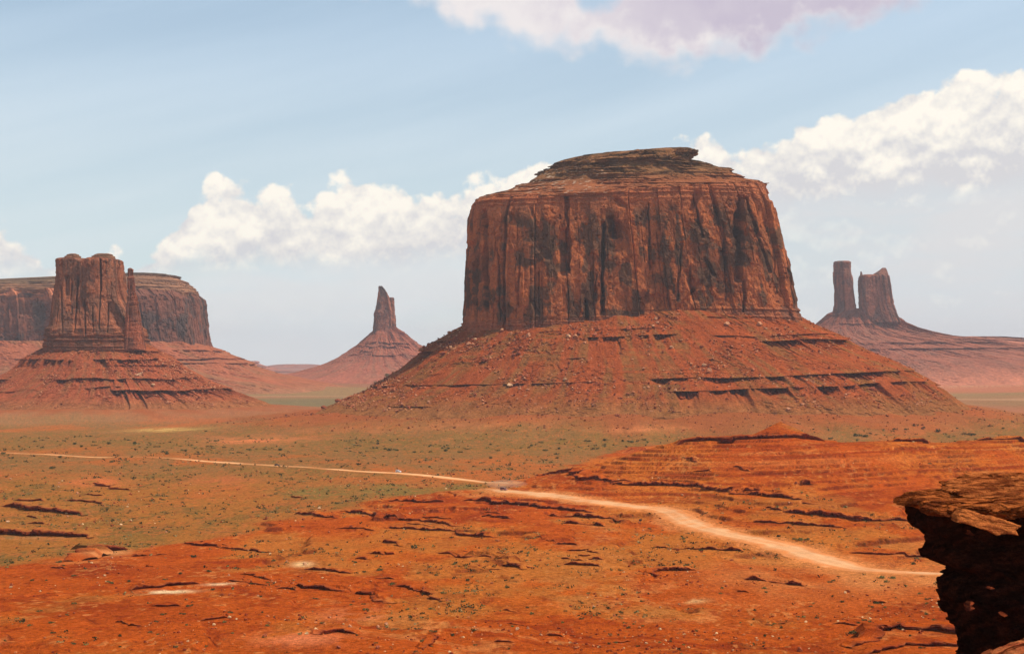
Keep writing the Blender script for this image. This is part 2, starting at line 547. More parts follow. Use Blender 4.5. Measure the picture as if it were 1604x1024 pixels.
# rock ledges traced from the photograph: (polyline in photo pixels, height in photo pixels, label, hard)
LEDGES = [
    ([(12, 786), (40, 792), (75, 795), (135, 800)], 9, 'jagged dark sandstone ledge at the left edge, upper of the two shadowed left ledges'),
    ([(-60, 825), (0, 827), (60, 828), (145, 833)], 11, 'long black shadowed sandstone ledge touching the left edge of the view'),
    ([(104, 866), (140, 853), (198, 848)], 13, 'short thick dark ledge slanting up to the right above a sandy wash'),
    ([(106, 783), (165, 789)], 4, 'thin dark rock lip just right of the jagged left ledge'),
    ([(150, 751), (178, 760), (200, 764)], 5, 'small broken ledge crossing the orange patch on the left plain'),
    ([(205, 917), (250, 914), (292, 911)], 8, 'low dark red ledge above the pale sand streak at lower left'),
    ([(206, 868), (262, 866)], 5, 'small dark ledge right of the sandy wash at left'),
    ([(282, 846), (330, 852), (430, 858)], 5, 'long thin red ledge below the green plain at left'),
    ([(478, 888), (548, 893)], 5, 'short red ledge beside the pale stones at left centre'),
    ([(448, 908), (500, 913), (560, 924), (614, 938)], 10, 'long crumbling dark red ledge slanting down to the right at lower centre left'),
    ([(596, 842), (630, 850)], 7, 'short blocky red ledge alone on the bare red slope'),
    ([(682, 860), (740, 866), (790, 875), (830, 884)], 8, 'strong dark red ledge slanting right below the middle of the bare slope'),
    ([(530, 797), (600, 805), (720, 820)], 5, 'long fine red ledge high on the bare slope at left centre'),
    ([(600, 818), (680, 826), (780, 836)], 5, 'fine red ledge below the long upper one on the bare slope'),
    ([(604, 782), (660, 784), (697, 781)], 5, 'short red ledge on the edge of the green plain'),
    ([(726, 780), (800, 783), (850, 791), (935, 797)], 7, 'dark ledge just below the dirt road near the dusty vehicle'),
    ([(852, 800), (905, 804), (975, 809)], 7, 'dark ledge below the road, right of the dusty vehicle'),
    ([(885, 813), (945, 818)], 7, 'stubby dark ledge third below the road at centre'),
    ([(838, 738), (905, 746), (1005, 757)], 5, 'fine ledge on the red slope above the road'),
    ([(960, 753), (1060, 757), (1130, 762), (1200, 772), (1280, 786)], 7, 'very long ledge crossing the red slope right of the road'),
    ([(1226, 796), (1330, 804), (1425, 808)], 9, 'dark ledge running into the overhanging near rock'),
    ([(1180, 812), (1260, 818), (1325, 824)], 5, 'fine ledge below the one that meets the near rock'),
    ([(1050, 853), (1110, 857), (1162, 862)], 6, 'broken ledge below the bend of the road'),
    ([(1012, 896), (1045, 887), (1090, 889)], 7, 'curved dark ledge below the road at right centre'),
    ([(1165, 903), (1205, 905), (1262, 911)], 8, 'isolated dark ledge on the sandy flat below the wide part of the road'),
    ([(884, 879), (942, 884)], 6, 'short black ledge beside green brush at centre'),
    ([(780, 882), (835, 886)], 4, 'very thin dark ledge left of the green brush at centre'),
    ([(620, 912), (655, 918), (692, 935)], 6, 'curved red ledge right of the long crumbling one'),
    ([(1335, 1008), (1375, 990), (1400, 978), (1440, 981), (1540, 990)], 13, 'broad broken red ledge at the foot of the overhanging near rock'),
    ([(1350, 1022), (1420, 1008), (1520, 1008)], 8, 'lower step of the broken red ledge at the foot of the near rock'),
    ([(1056, 676), (1090, 678), (1130, 673), (1200, 671), (1262, 675), (1292, 684)], 9, 'long black shadowed caprock on the crest of the red ridge under the small cone'),
    ([(1396, 682), (1425, 679), (1455, 683)], 6, 'short caprock on the red ridge, between the two gaps of green plain'),
    ([(1530, 682), (1570, 680), (1680, 678)], 7, 'caprock on the red ridge at the right edge of the view'),
    ([(505, 988), (530, 980), (560, 985)], 8, 'small round red ledge holding a green bush at bottom centre left'),
    ([(655, 1012), (680, 1000), (690, 992)], 7, 'steep dark red ledge near the bottom centre edge'),
    ([(1330, 862), (1390, 866), (1470, 868)], 4, 'thin ledge just above the road beside the near rock'),
    ([(320, 965), (352, 961)], 4, 'tiny dark ledge among bushes at lower left'),
]
_rg = np.random.default_rng(5)
for (x0, x1, y0, y1, n, lab) in [(480, 800, 800, 880, 11, 'small thin red ledge on the bare red slope left of the road'), (600, 1000, 880, 1010, 8, 'small thin red ledge on the orange ground at bottom centre'),
                                 (0, 470, 880, 1010, 8, 'small thin red ledge on the red ground at lower left'), (1080, 1420, 715, 800, 9, 'small thin red ledge on the red slope above and right of the road'),
                                 (820, 1060, 820, 880, 7, 'small thin red ledge just below the road at centre'), (1020, 1400, 920, 1005, 5, 'small thin red ledge on the sandy flat at lower right'),
                                 (20, 470, 745, 850, 6, 'small thin ledge on the scrubby left plain')]:
    for _ in range(n):
        a = _rg.uniform(x0, x1); b = _rg.uniform(y0, y1); w = _rg.uniform(16, 60)
        q = find(a, b)
        if np.min(np.hypot(ROADPTS[:, 0] - q[0], ROADPTS[:, 1] - q[1])) < 24:
            continue
        sl = _rg.normal(0.085, 0.05)
        LEDGES.append(([(a - w / 2, b - sl * w / 2), (a + _rg.uniform(-.1, .1) * w, b + _rg.uniform(-2, 2)), (a + w / 2, b + sl * w / 2)], _rg.uniform(2.6, 5.0), lab))
LED = []
for li, (pl, hpx, lab) in enumerate(LEDGES):
    P = np.array([find(a, b + hpx * 0.8) for a, b in pl])
    if pl[0][1] < 700:
        P = np.array([((a - CX) / FPX * (936 + 0.6 * (b - 680)), 936 + 0.6 * (b - 680)) for a, b in pl])
    n = []
    for i in range(len(P) - 1):
        k = max(2, int(np.hypot(*(P[i + 1] - P[i])) / 0.8))
        n.append(P[i] + (P[i + 1] - P[i]) * np.linspace(0, 1, k, endpoint=False)[:, None])
    Q = np.vstack(n + [P[-1:]])
    s = np.concatenate([[0], np.cumsum(np.hypot(*np.diff(Q, axis=0).T))])
    Dm = P[:, 1].mean()
    # wander of the rim
    d = np.gradient(Q, axis=0); d /= np.hypot(d[:, 0], d[:, 1])[:, None]
    nrm = np.stack([-d[:, 1], d[:, 0]], -1)              # points away from the viewer for left-to-right lines
    nrm *= np.sign(nrm[:, 1:2] + 1e-9)
    kw = 0.35 if pl[0][1] < 700 else 1.0
    Q = Q + kw * nrm * (fbm(s / 14.0, s * 0 + li, 3, 31) * Dm * 0.0065 + cells(s / 5.0, s * 0 + li, 33)[0] * Dm * 0.0016)[:, None]
    LED.append(dict(Q=Q, s=s, n=nrm, h=hpx * Dm / FPX * 0.95, D=Dm, label=lab))


def ledge_rise(X, Y):
    """land lifted behind every ledge"""
    dz = np.zeros(X.shape)
    for L in LED:
        Q, s, h = L['Q'], L['s'], L['h']
        reach = 9.0 * h + 6 + L['h']
        lo = Q.min(0) - reach; hi = Q.max(0) + reach
        m = np.where(((X > lo[0]) & (X < hi[0]) & (Y > lo[1]) & (Y < hi[1])).ravel())[0]
        if len(m) == 0:
            continue
        x = X.ravel()[m]; y = Y.ravel()[m]
        order = np.argsort(Q[:, 0])
        yl = np.interp(x, Q[order, 0], Q[order, 1])
        sl = np.interp(x, Q[order, 0], s[order])
        t = sl / s[-1]
        end = np.clip(np.minimum(t, 1 - t) * 6, 0, 1) ** 0.7
        out = np.maximum(Q[:, 0].min() - x, x - Q[:, 0].max())
        end = end * np.exp(-np.maximum(out, 0) / 2.0)
        back = y - yl - 1.0 * h
        amp = 0.75 + 0.35 * fbm(sl / 9.0, sl * 0 + h, 2, 44)
        prof = np.where(back > 0, sstep(back, 0, 0.5) * np.exp(-back / (4.5 * h + 3)), 0)
        np.add.at(dz.ravel(), m, 0)
        fl = dz.reshape(-1); fl[m] = np.maximum(fl[m], h * amp * end * prof)
    return dz


CONE = ((1226 - CX) / FPX * 956, 952.0)


def land_rough(X, Y, want_edge=False):
    """the land without road and ledges: swells, rills, bedrock terraces"""
    z = base_z(X, Y)
    far = sstep(Y, 1500, 2600)
    red = red_mask(X, Y)
    near = sstep(Y, 330, 250)
    amp = 1 - 0.5 * far
    n = 1.5 * fbm(X / 70, Y / 110, 4, 1) + 0.45 * fbm(X / 13, Y / 20, 4, 2)
    z = z + n * amp
    # bedrock: terraces that dip to the right, gullied
    bed = red * (1 - far)
    gull = ridged(X / 38 + fbm(X / 50, Y / 50, 2, 9) * 0.8, Y / 130, 3, 12)
    z = z - bed * 0.9 * np.clip(gull, 0, 1) ** 2
    step = 2.3
    q = (z - 0.030 * X + 0.016 * Y + 0.9 * fbm(X / 60, Y / 60, 3, 21)) / step
    fr = q - np.floor(q)
    terr = (sstep(fr, 0.455, 0.545) - fr)
    patch = sstep(fbm(X / 34, Y / 22, 3, 23), -0.25, 0.15)
    z = z + bed * step * 0.85 * terr * patch
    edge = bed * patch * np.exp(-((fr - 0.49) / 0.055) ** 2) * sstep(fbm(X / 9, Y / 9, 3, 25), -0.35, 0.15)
    q2 = (z * 1.0 - 0.025 * X + 0.01 * Y) / 0.62
    fr2 = q2 - np.floor(q2)
    z = z + bed * 0.62 * 0.55 * (sstep(fr2, 0.4, 0.6) - fr2) * sstep(fbm(X / 25, Y / 18, 2, 24), 0.0, 0.35)
    # little cone on the red ridge
    dc = np.hypot((X - CONE[0]) / 1.0, (Y - CONE[1] - 12) / 1.1)
    z = z + 12.0 * np.clip(1 - dc / 27, 0, 1) ** 1.3
    # far low swells on the right and beyond the buttes
    z = z + far * 16 * sstep(fbm(X / 900 + 2, Y / 420, 3, 55), 0.0, 0.8) * sstep(Y, 2200, 3000) * (1 - sstep(Y, 6000, 11000))
    if want_edge:
        return edge
    return z


def land(X, Y, rd=None):
    if rd is None:
        rd = road_dist(X, Y)
    z = land_rough(X, Y)
    w = sstep(rd, 6.0, 0.0)
    z = z * (1 - w) + (base_z(X, Y) + 0.8 * fbm(X / 70, Y / 110, 2, 1)) * w
    return z + ledge_rise(X, Y) * (1 - w)


def land1(x, y):
    return float(land(np.array([float(x)]), np.array([float(y)]))[0])


def find_land(px, py, dmin=250, dmax=3000):
    D = np.exp(np.linspace(math.log(dmin), math.log(dmax), 900))
    X = (px - CX) / FPX * D
    yy = HY + (CH - land_rough(X, D)) * FPX / D
    k = np.argmax(yy <= py)
    return X[k], D[k]


# albedo
C_RED = (0.43, 0.072, 0.009)
C_DRED = (0.27, 0.034, 0.006)
C_ORANGE = (0.50, 0.118, 0.016)
C_OLIVE = (0.350, 0.120, 0.024)
C_GREEN = (0.215, 0.108, 0.026)
C_PINK = (0.50, 0.16, 0.06)
C_SAND = (0.62, 0.300, 0.135)
C_PALE = (0.78, 0.50, 0.26)


def land_color(X, Y, Z, rd):
    u = X / Y * FPX + CX
    red = red_mask(X, Y)
    f1 = fbm(X / 90, Y / 160, 4, 61); f2 = fbm(X / 28, Y / 50, 4, 62); f3 = fbm(X / 7, Y / 12, 4, 63)
    olv = cmix(C_OLIVE, (0.255, 0.112, 0.034), sstep(Y, 950, 1250))
    plain = cmix3(olv, (0.42, 0.108, 0.024), sstep(f1 + 0.5 * f2 - 0.25 * sstep(Y, 950, 1250), -0.15, 0.35))
    plain = cmix(plain, C_GREEN, sstep(f2 - f1 * 0.8 + 0.35 * f3, 0.02, 0.42) * 0.7)
    # a green belt with junipers across the plain
    belt = np.exp(-((Y - (1500 - 0.10 * X)) / 150.0) ** 2)
    plain = cmix(plain, C_GREEN, np.clip(belt * (0.75 + f2), 0, 0.85))
    g2 = np.exp(-((Y - 960) / 70.0) ** 2) * sstep(u, 350, 560) * (1 - sstep(u, 720, 780))
    plain = cmix(plain, (0.19, 0.130, 0.034), np.clip(g2 * (0.9 + f2), 0, 0.85))
    bed = cmix(C_RED, C_ORANGE, sstep(f1 + 0.6 * f2, -0.15, 0.5))
    lay = fbm(X / 160, (Z - 0.03 * X + 0.016 * Y) / 0.9, 3, 66)
    bed = cmix(bed, C_DRED, sstep(lay + 0.4 * f2, 0.12, 0.6) * 0.85)
    bed = cmix(bed, (0.58, 0.20, 0.055), sstep(-lay + 0.3 * f3, 0.35, 0.75) * 0.55)
    f5 = fbm(X / 2.2, Y / 4.5, 3, 67)
    bed = cmix(bed, C_DRED, sstep(f5 + 0.7 * f3, 0.25, 0.6) * 0.65)
    bed = cmix(bed, (0.62, 0.22, 0.06), sstep(-f5 + 0.5 * f2, 0.4, 0.65) * 0.5)
    plain = cmix(plain, (0.15, 0.085, 0.028), sstep(f3 + 0.4 * f2, 0.15, 0.55) * 0.4)
    plain = cmix(plain, (0.50, 0.125, 0.03), sstep(f5 + 0.6 * f3, 0.1, 0.5) * 0.5)
    plain = cmix(plain, (0.16, 0.085, 0.022), sstep(-f5 + 0.5 * f3, 0.25, 0.55) * 0.55)
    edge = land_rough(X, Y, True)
    # scrubby flats between the rock in the foreground
    scrub = sstep(f1 * 0.7 + f2 * 0.6 + 0.15 * f3, 0.04, 0.30) * sstep(Y, 840, 740)
    bed = cmix(bed, (0.42, 0.130, 0.024), scrub * 0.6)
    bed = cmix(bed, (0.13, 0.018, 0.006), edge * 0.8)  # terrace risers darkened in the colour to stand in for shade on the steps
    c = cmix(np.zeros(3), np.ones(3), np.zeros(X.shape)) + plain * (1 - red)[..., None] + bed * red[..., None]
    # far country
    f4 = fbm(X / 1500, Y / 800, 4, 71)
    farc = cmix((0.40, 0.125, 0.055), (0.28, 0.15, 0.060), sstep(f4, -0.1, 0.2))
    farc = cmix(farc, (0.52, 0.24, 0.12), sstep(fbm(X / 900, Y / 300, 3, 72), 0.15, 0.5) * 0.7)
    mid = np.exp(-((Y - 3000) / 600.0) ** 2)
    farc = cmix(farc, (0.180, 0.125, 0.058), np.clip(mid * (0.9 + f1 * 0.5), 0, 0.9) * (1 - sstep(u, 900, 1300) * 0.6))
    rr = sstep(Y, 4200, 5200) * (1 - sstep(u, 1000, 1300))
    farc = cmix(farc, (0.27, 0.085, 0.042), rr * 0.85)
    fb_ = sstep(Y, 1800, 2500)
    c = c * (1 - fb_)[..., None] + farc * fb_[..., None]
    # foot of the big butte: rusty fans
    fan = sstep(f1 - 0.4 * f2, 0.1, 0.4) * np.exp(-((Y - 1700) / 130.0) ** 2)
    c = cmix2(c, (0.40, 0.12, 0.036), fan * 0.5)
    # debris fans washed out from the two near buttes
    for (bx, by, ky, ra, rb, sd) in ((175, 2100, 0.80, 440, 640, 194), (-726, 2450, 0.74, 270, 430, 195)):
        aa = np.arctan2(Y - by, X - bx)
        rr_ = np.hypot(X - bx, (Y - by) / ky)
        k_ = 1 - sstep(rr_ + 110 * fbm(aa * 9, rr_ / 500, 4, sd) + 25 * f3, ra, rb)
        c = cmix2(c, (0.325, 0.076, 0.022), k_ * 0.8)
    # sand beside the road and pale streaks
    v = sstep(rd + 5 * f3 + 3.5 * f2, 9.0, 0.0) * (1 - 0.85 * sstep(Y, 960, 1060))
    c = cmix2(c, (0.66, 0.215, 0.060), v * 0.85)
    flat = sstep(u, 1000, 1250) * np.exp(-((Y - 540) / 55.0) ** 2)
    c = cmix2(c, (0.60, 0.20, 0.055), np.clip(flat * (0.7 + f2), 0, 0.8))
    for (pu, py_, su, sy, cc, k) in STREAKS:
        w = np.exp(-((u - pu) / su) ** 2)
        yy = HY + (CH - Z) * FPX / Y
        w = w * np.exp(-((yy - py_ - f2 * 2 - (u - pu) * -0.03) / sy) ** 2) * sstep(f3 + 0.5, 0.0, 0.5)
        c = cmix2(c, cc, np.clip(w * k, 0, 0.95))
    return c


def cmix3(c, col, t):
    return c * (1 - t)[..., None] + np.asarray(col, float) * t[..., None]


def cmix2(c, col, t):
    return c * (1 - t)[..., None] + np.asarray(col, float) * t[..., None]


STREAKS = [(265, 926, 34, 2.4, C_PALE, 1.3), (345, 914, 26, 2.0, C_PALE, 0.7), (474, 883, 16, 4.0, (0.75, 0.42, 0.18), 1.2),
           (165, 866, 40, 5.0, (0.62, 0.24, 0.08), 1.0), (470, 1000, 70, 11, (0.66, 0.17, 0.06), 1.0), (560, 962, 60, 9, (0.64, 0.17, 0.06), 0.8),
           (395, 690, 70, 5.0, (0.62, 0.17, 0.055), 1.0), (350, 752, 60, 7.0, (0.52, 0.12, 0.04), 0.6), (150, 755, 45, 7, (0.58, 0.14, 0.04), 1.0),
           (255, 673, 60, 2.5, (0.62, 0.35, 0.10), 0.8), (700, 668, 130, 8, (0.46, 0.15, 0.05), 0.5), (1010, 672, 60, 5, (0.60, 0.18, 0.06), 0.7),
           (1085, 940, 22, 4, (0.70, 0.34, 0.13), 0.9), (1310, 722, 180, 5, (0.62, 0.16, 0.035), 0.6), (60, 840, 60, 5, (0.45, 0.20, 0.08), 0.4),
           (1540, 600, 130, 5, (0.55, 0.30, 0.16), 0.7), (1540, 575, 140, 4, (0.48, 0.12, 0.06), 0.7)]

# ground sheet, from just below the viewpoint to the horizon
colu = np.concatenate([np.linspace(-1500, -60, 90, endpoint=False), np.linspace(-60, 1664, 1350, endpoint=False), np.linspace(1664, 3100, 91)])
rowD = np.concatenate([np.exp(np.linspace(math.log(25), math.log(300), 60, endpoint=False)),
                       np.exp(np.linspace(math.log(300), math.log(1050), 950, endpoint=False)),
                       np.exp(np.linspace(math.log(1050), math.log(1900), 170, endpoint=False)),
                       np.exp(np.linspace(math.log(1900), math.log(9000), 130, endpoint=False)),
                       np.exp(np.linspace(math.log(9000), math.log(22000), 40))])
GY = rowD[:, None] + np.zeros((1, len(colu)))
GX = (colu[None, :] - CX) / FPX * GY
GRD = road_dist(GX, GY)
GZ = land(GX, GY, GRD)
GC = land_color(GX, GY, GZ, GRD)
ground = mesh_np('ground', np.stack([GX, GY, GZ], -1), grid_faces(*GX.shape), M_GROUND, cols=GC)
tag(ground, kind='structure')


def road_strip(name, P, seed):
    n = 17
    d = np.gradient(P[:, :2], axis=0); d /= np.hypot(d[:, 0], d[:, 1])[:, None]
    nrm = np.stack([-d[:, 1], d[:, 0]], -1)
    s = np.arange(len(P)) * 2.0
    tap = np.clip(np.minimum(s, s[-1] - s) / 25, 0.12, 1)
    wl = P[:, 2] * (1 + 0.28 * fbm(s / 11, s * 0, 3, seed)) * tap
    wr = P[:, 2] * (1 + 0.28 * fbm(s / 13, s * 0, 3, seed + 3)) * tap
    t = np.linspace(-1, 1, n)
    off = np.where(t[None, :] < 0, t[None, :] * wl[:, None], t[None, :] * wr[:, None])
    X = P[:, 0:1] + nrm[:, 0:1] * off; Y = P[:, 1:2] + nrm[:, 1:2] * off
    Z = base_z(X, Y) + 0.8 * fbm(X / 70, Y / 110, 2, 1) + 0.22 - 0.25 * np.abs(t[None, :]) ** 6
    c = cmix(C_SAND, (0.60, 0.22, 0.075), sstep(fbm(X / 9, Y / 9, 3, 81) + 0.5 * np.abs(t[None, :]), 0.0, 0.7))
    yfar = sstep(Y, 1000, 1100)
    c = cmix2(c, (0.74, 0.38, 0.17), yfar * 0.7)
    pu = X / Y * FPX + CX
    pale = np.interp(pu, [0, 55, 70, 95, 110, 140, 165, 180, 270, 300, 365, 385, 420, 440, 475, 490, 505, 520, 745, 760], [0.5, 0.4, 1, 1, .3, 1, 1, .15, .2, 1, 1, .35, .5, .9, .7, .1, .2, 1, 1, .5])
    c = cmix2(c, (0.33, 0.125, 0.036), np.clip((1 - pale) * 1.15, 0, 1) * yfar)
    edge = sstep(np.abs(t[None, :]) + 0.6 * fbm(X / 4, Y / 6, 4, 83), 0.45, 0.95)
    c = cmix2(c, (0.60, 0.19, 0.052), edge * 0.8)
    tr = np.exp(-((np.abs(t[None, :]) - 0.35) / 0.12) ** 2)
    c = cmix2(c, (0.72, 0.39, 0.19), tr * 0.5)
    o = mesh_np(name, np.stack([X, Y, Z], -1), grid_faces(*X.shape), M_ROAD, cols=c)
    tag(o, kind='structure')


road_strip('road', RA, 3)
road_strip('road', RBd, 8)

# ------------------------------------------------------------------ rock ledges (one object each)
def build_ledge(i, L):
    Q, s, h, nrm = L['Q'], L['s'], L['h'], L['n']
    x, y = Q[:, 0], Q[:, 1]
    t = s / s[-1]
    end = np.clip(np.minimum(t, 1 - t) * 7, 0.05, 1) ** 0.6
    blk0 = cells(s / (0.9 * h + 0.6), s * 0 + i, 96)[0]
    xb, yb = x + nrm[:, 0] * 0.9 * h, y + nrm[:, 1] * 0.9 * h
    gapf = 0.35 + 0.65 * sstep(fbm(s / (5 * h + 4), s * 0 + i * 3.1, 3, 97), -0.45, -0.15)
    zt = land_rough(xb, yb) + h * end * gapf * (0.80 + (0.35 * fbm(s / 9.0, s * 0 + h, 2, 44) + 0.22 * blk0) * (0.4 if i in (30, 31, 32) else 1.0)) + 0.05
    zg = land_rough(x - nrm[:, 0] * 0.5, y - nrm[:, 1] * 0.5) - 0.6 * h
    blk, bd = cells(s / (1.6 * h + 1), s * 0 + i, 91)
    # cross-section from the buried back over the top, down the undercut face: (distance in front of the rim, height fraction)
    sec = [(-2.8, 0.70), (-1.9, 1.0), (-0.9, 1.02), (0.0, 1.0), (0.36, 0.97), (0.40, 0.86), (0.30, 0.76), (-0.30, 0.70), (-0.40, 0.50), (-0.62, 0.44), (-0.66, 0.25), (-0.5, 0.1), (-0.3, -0.2)]
    H = zt - zg
    V = []
    for k, (f, v) in enumerate(sec):
        jit = 0.45 * blk * h + 0.25 * h * fbm(s / 2.2, s * 0 + k * 0.8, 3, 92)
        fr = (f * h + (jit if k > 2 else 0)) * (0.35 + 0.65 * end)
        if k in (3, 4, 5, 6):
            fr = fr - 0.25 * h * (bd < 0.10)
        V.append(np.stack([x - nrm[:, 0] * fr, y - nrm[:, 1] * fr, zg + (H * v if v <= 0.95 else H * v + 0.03 * h * fbm(s / 3, s * 0 + k, 2, 93)) - (0.0 if k else 0.5)], -1))
    V = np.array(V).transpose(1, 0, 2)
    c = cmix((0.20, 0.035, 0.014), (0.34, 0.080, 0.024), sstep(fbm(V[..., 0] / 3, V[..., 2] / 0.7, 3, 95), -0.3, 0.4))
    gc_ = land_color(V[..., 0], V[..., 1], V[..., 2], np.full(V.shape[:2], 1e3))
    kk_ = np.arange(V.shape[1])[None, :] + np.zeros((V.shape[0], 1))
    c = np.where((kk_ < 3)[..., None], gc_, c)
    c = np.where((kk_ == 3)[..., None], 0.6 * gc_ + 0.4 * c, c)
    o = mesh_np('rock_ledge', V, grid_faces(V.shape[0], V.shape[1]), M_LEDGE, cols=c, smooth=False)
    o.data.transform(__import__('mathutils').Matrix.Translation((-x.mean(), -y.mean(), -zg.mean())))
    o.location = (x.mean(), y.mean(), zg.mean())
    tag(o, L['label'], 'rock ledge', 'rock ledges stepping across the desert floor' if i < 37 else 'small ledges of the bare ground')


for i, L in enumerate(LED):
    build_ledge(i, L)

# ------------------------------------------------------------------ lofted buttes
def sx_sy(th, p):
    c, s_ = np.cos(th), np.sin(th)
    r = (np.abs(c) ** p + np.abs(s_) ** p) ** (-1.0 / p)
    return r * c, r * s_


def loft(levels, D, nth, nz, kd, p, tilt=0.0, cyd=0.0, dmin=0.0):
    """levels (row, left, right) measured on the outline of the thing at distance D -> rings of points (top first)"""
    lv = np.array(levels, float)
    k = D / FPX
    seg = np.concatenate([[0], np.cumsum(np.abs(np.diff(lv[:, 0])) + 0.25 * (np.abs(np.diff(lv[:, 1])) + np.abs(np.diff(lv[:, 2]))) * 0.5)])
    t = np.linspace(0, seg[-1], nz)
    yy = np.interp(t, seg, lv[:, 0]); xl = np.interp(t, seg, lv[:, 1]); xr = np.interp(t, seg, lv[:, 2])
    # more columns on the side we see
    a = np.linspace(0, 1, nth, endpoint=False)
    th = -math.pi + 2 * math.pi * a
    th = th - 0.55 * np.sin(th) * 0 - 0.0
    fr = int(nth * 0.72)
    th = np.concatenate([np.linspace(-math.pi - 0.25, 0.25, fr, endpoint=False), np.linspace(0.25, math.pi - 0.25, nth - fr, endpoint=False)])
    sx, sy = sx_sy(th, p)
    cx = (xl + xr) / 2; hw = (xr - xl) / 2
    kdv = np.linspace(kd[0], kd[1], nz) ** 1.0 if isinstance(kd, tuple) else kd
    hd = hw * kdv
    X = (cx[:, None] - CX + hw[:, None] * sx[None, :]) * k
    Y = D + cyd + hd[:, None] * sy[None, :] * k
    Z = (CH - (yy - HY) * k)[:, None] + tilt * (X - (cx.mean() - CX) * k)
    # outward direction in plan
    dx = np.gradient(np.concatenate([sx[-1:], sx, sx[:1]]))[1:-1] * hw.mean(); dy = np.gradient(np.concatenate([sy[-1:], sy, sy[:1]]))[1:-1] * hd.mean()
    ln = np.hypot(dx, dy) + 1e-9
    nx, ny = dy / ln, -dx / ln
    arc = np.cumsum(ln) * k
    return dict(X=X, Y=Y, Z=Z, nx=nx[None, :], ny=ny[None, :], s=arc[None, :] + 0 * X, hw=hw[:, None] * k, yy=yy[:, None] + 0 * X, k=k, th=th[None, :] + 0 * X)


def cliff_disp(L, amp, seed, hs=1.0):
    """relief of a sandstone wall: buttresses, joint-bounded panels, open cracks, fallen niches"""
    s = L['s'] / hs; z = L['Z'] / hs
    w = fbm(s / 60, z / 90, 3, seed) * 5
    big = fbm(s / 70, z / 400, 2, seed + 1)

    def panels(width, wob, sd):
        q = (s + wob * w) / width
        v, b = cells(q, z * 0 + 0.5, sd)
        f = q - np.floor(q)
        zb = 230 + 150 * _hash((v * 977).astype(np.int64), (v * 0).astype(np.int64), (v * 0).astype(np.int64), sd + 1)
        v2_ = _hash((v * 1999).astype(np.int64), (v * 0).astype(np.int64), (v * 0).astype(np.int64) + 3, sd + 2)
        brk = sstep(z + 5 * fbm(s / 6, z * 0, 2, sd + 3), zb - 1.0, zb + 1.0)
        return v + 0.7 * v2_ * brk + 0.6 * v * (f - 0.5), b

    v0, b0 = panels(44, 0.7, seed + 13)
    v1, b1 = panels(13, 0.8, seed + 3)
    v2, b2 = cells((s + w * 0.5) / 6.0, z / 15, seed + 4)
    v3, b3 = cells(s / 2.8, z / 4.5, seed + 5)
    crack = np.clip(1 - b0 / 0.035, 0, 1) * sstep(fbm(s / 60, z / 90, 2, seed + 6), -0.35, 0.0)
    crack1 = np.clip(1 - b1 / 0.05, 0, 1) * sstep(fbm(s / 30, z / 50, 2, seed + 8), -0.05, 0.2)
    pit, pb = cells(s / 3.6 + w * 0.1, z / 4.2, seed + 31)
    pits = sstep(pit, 0.45, 0.55) * sstep(pb, 0.0, 0.25) * sstep(fbm(s / 22, z / 18, 3, seed + 32), -0.05, 0.2)
    v4, b4 = cells((s + w) / 17, z / 26 + 0.5 * v0, seed + 33)
    d = -2.0 * pits + 2.2 * v4 * sstep(fbm(s / 45, z / 45, 2, seed + 34), -0.15, 0.05) + 4.0 * big + 5.0 * v0 + 2.2 * v1 * sstep(fbm(s / 50, z / 70, 2, seed + 35), -0.1, 0.2)
    d = d + 0.9 * v2 * sstep(fbm(s / 28, z / 28, 2, seed + 9), -0.25, 0.2) + 0.35 * v3 - 7.0 * crack - 3.5 * crack1 + 0.7 * fbm(s / 5, z / 5, 4, seed + 7)
    return d * amp


def strata_disp(L, amp, seed, th=5.0):
    s = L['s']; z = L['Z']
    q = z + 1.5 * fbm(s / 60, z * 0, 2, seed)
    lay = _hash(np.floor(q / th).astype(np.int64), np.floor(q / th).astype(np.int64) * 0, np.zeros(q.shape, np.int64), seed)
    lay2 = _hash(np.floor(q / (th * 0.37)).astype(np.int64), np.floor(q / th).astype(np.int64) * 0, np.zeros(q.shape, np.int64), seed + 1)
    bl, _ = cells(s / (th * 1.6), q / th, seed + 2)
    return amp * (lay + 0.5 * lay2 + 0.5 * bl + 0.5 * fbm(s / 25, q / th, 2, seed + 4))


def apply(L, d):
    L['X'] = L['X'] + L['nx'] * d; L['Y'] = L['Y'] + L['ny'] * d


def close_top(V):
    """caps the first ring with a centre vertex ring collapsed"""
    return V


def loft_mesh(name, L, mat, parent, cols, smooth=False, top_fn=None):
    V = np.stack([L['X'], L['Y'], L['Z']], -1)
    top = V[0].mean(0)
    nr, nc = V.shape[:2]
    # inner rings close the top
    rings = [top + (V[0] - top) * f for f in (0.02, 0.35, 0.7)]
    for j, f in enumerate((0.02, 0.35, 0.7)):
        rings[j][:, 2] = rings[j][:, 2] + 0.15 * L['k'] * fbm(rings[j][:, 0] / 9, rings[j][:, 1] / 9, 2, 3) * 4
    nx_ = 3
    if top_fn is not None:
        nx_ = 46
        P0 = np.stack([L['X0'][0], L['Y0'][0], L['Z'][0]], -1)
        rings = []
        for f in np.linspace(0.02, 0.975, nx_):
            q = top + (P0 - top) * f
            rings.append(q + (V[0] - P0) * f ** 6)
        rings = np.array(rings)
        dz, tc = top_fn(rings[..., 0], rings[..., 1])
        rings[..., 2] += dz
        cols = np.concatenate([tc, cols], 0)
    else:
        cols = np.concatenate([np.repeat(cols[:1], 3, 0), cols], 0)
    V = np.concatenate([np.array(rings), V], 0)
    base = np.array(parent.location) if parent is not None else np.zeros(3)
    f = grid_faces(nr + nx_, nc, True)[:, ::-1]
    return mesh_np(name, V - base, f, mat, parent, cols, smooth)


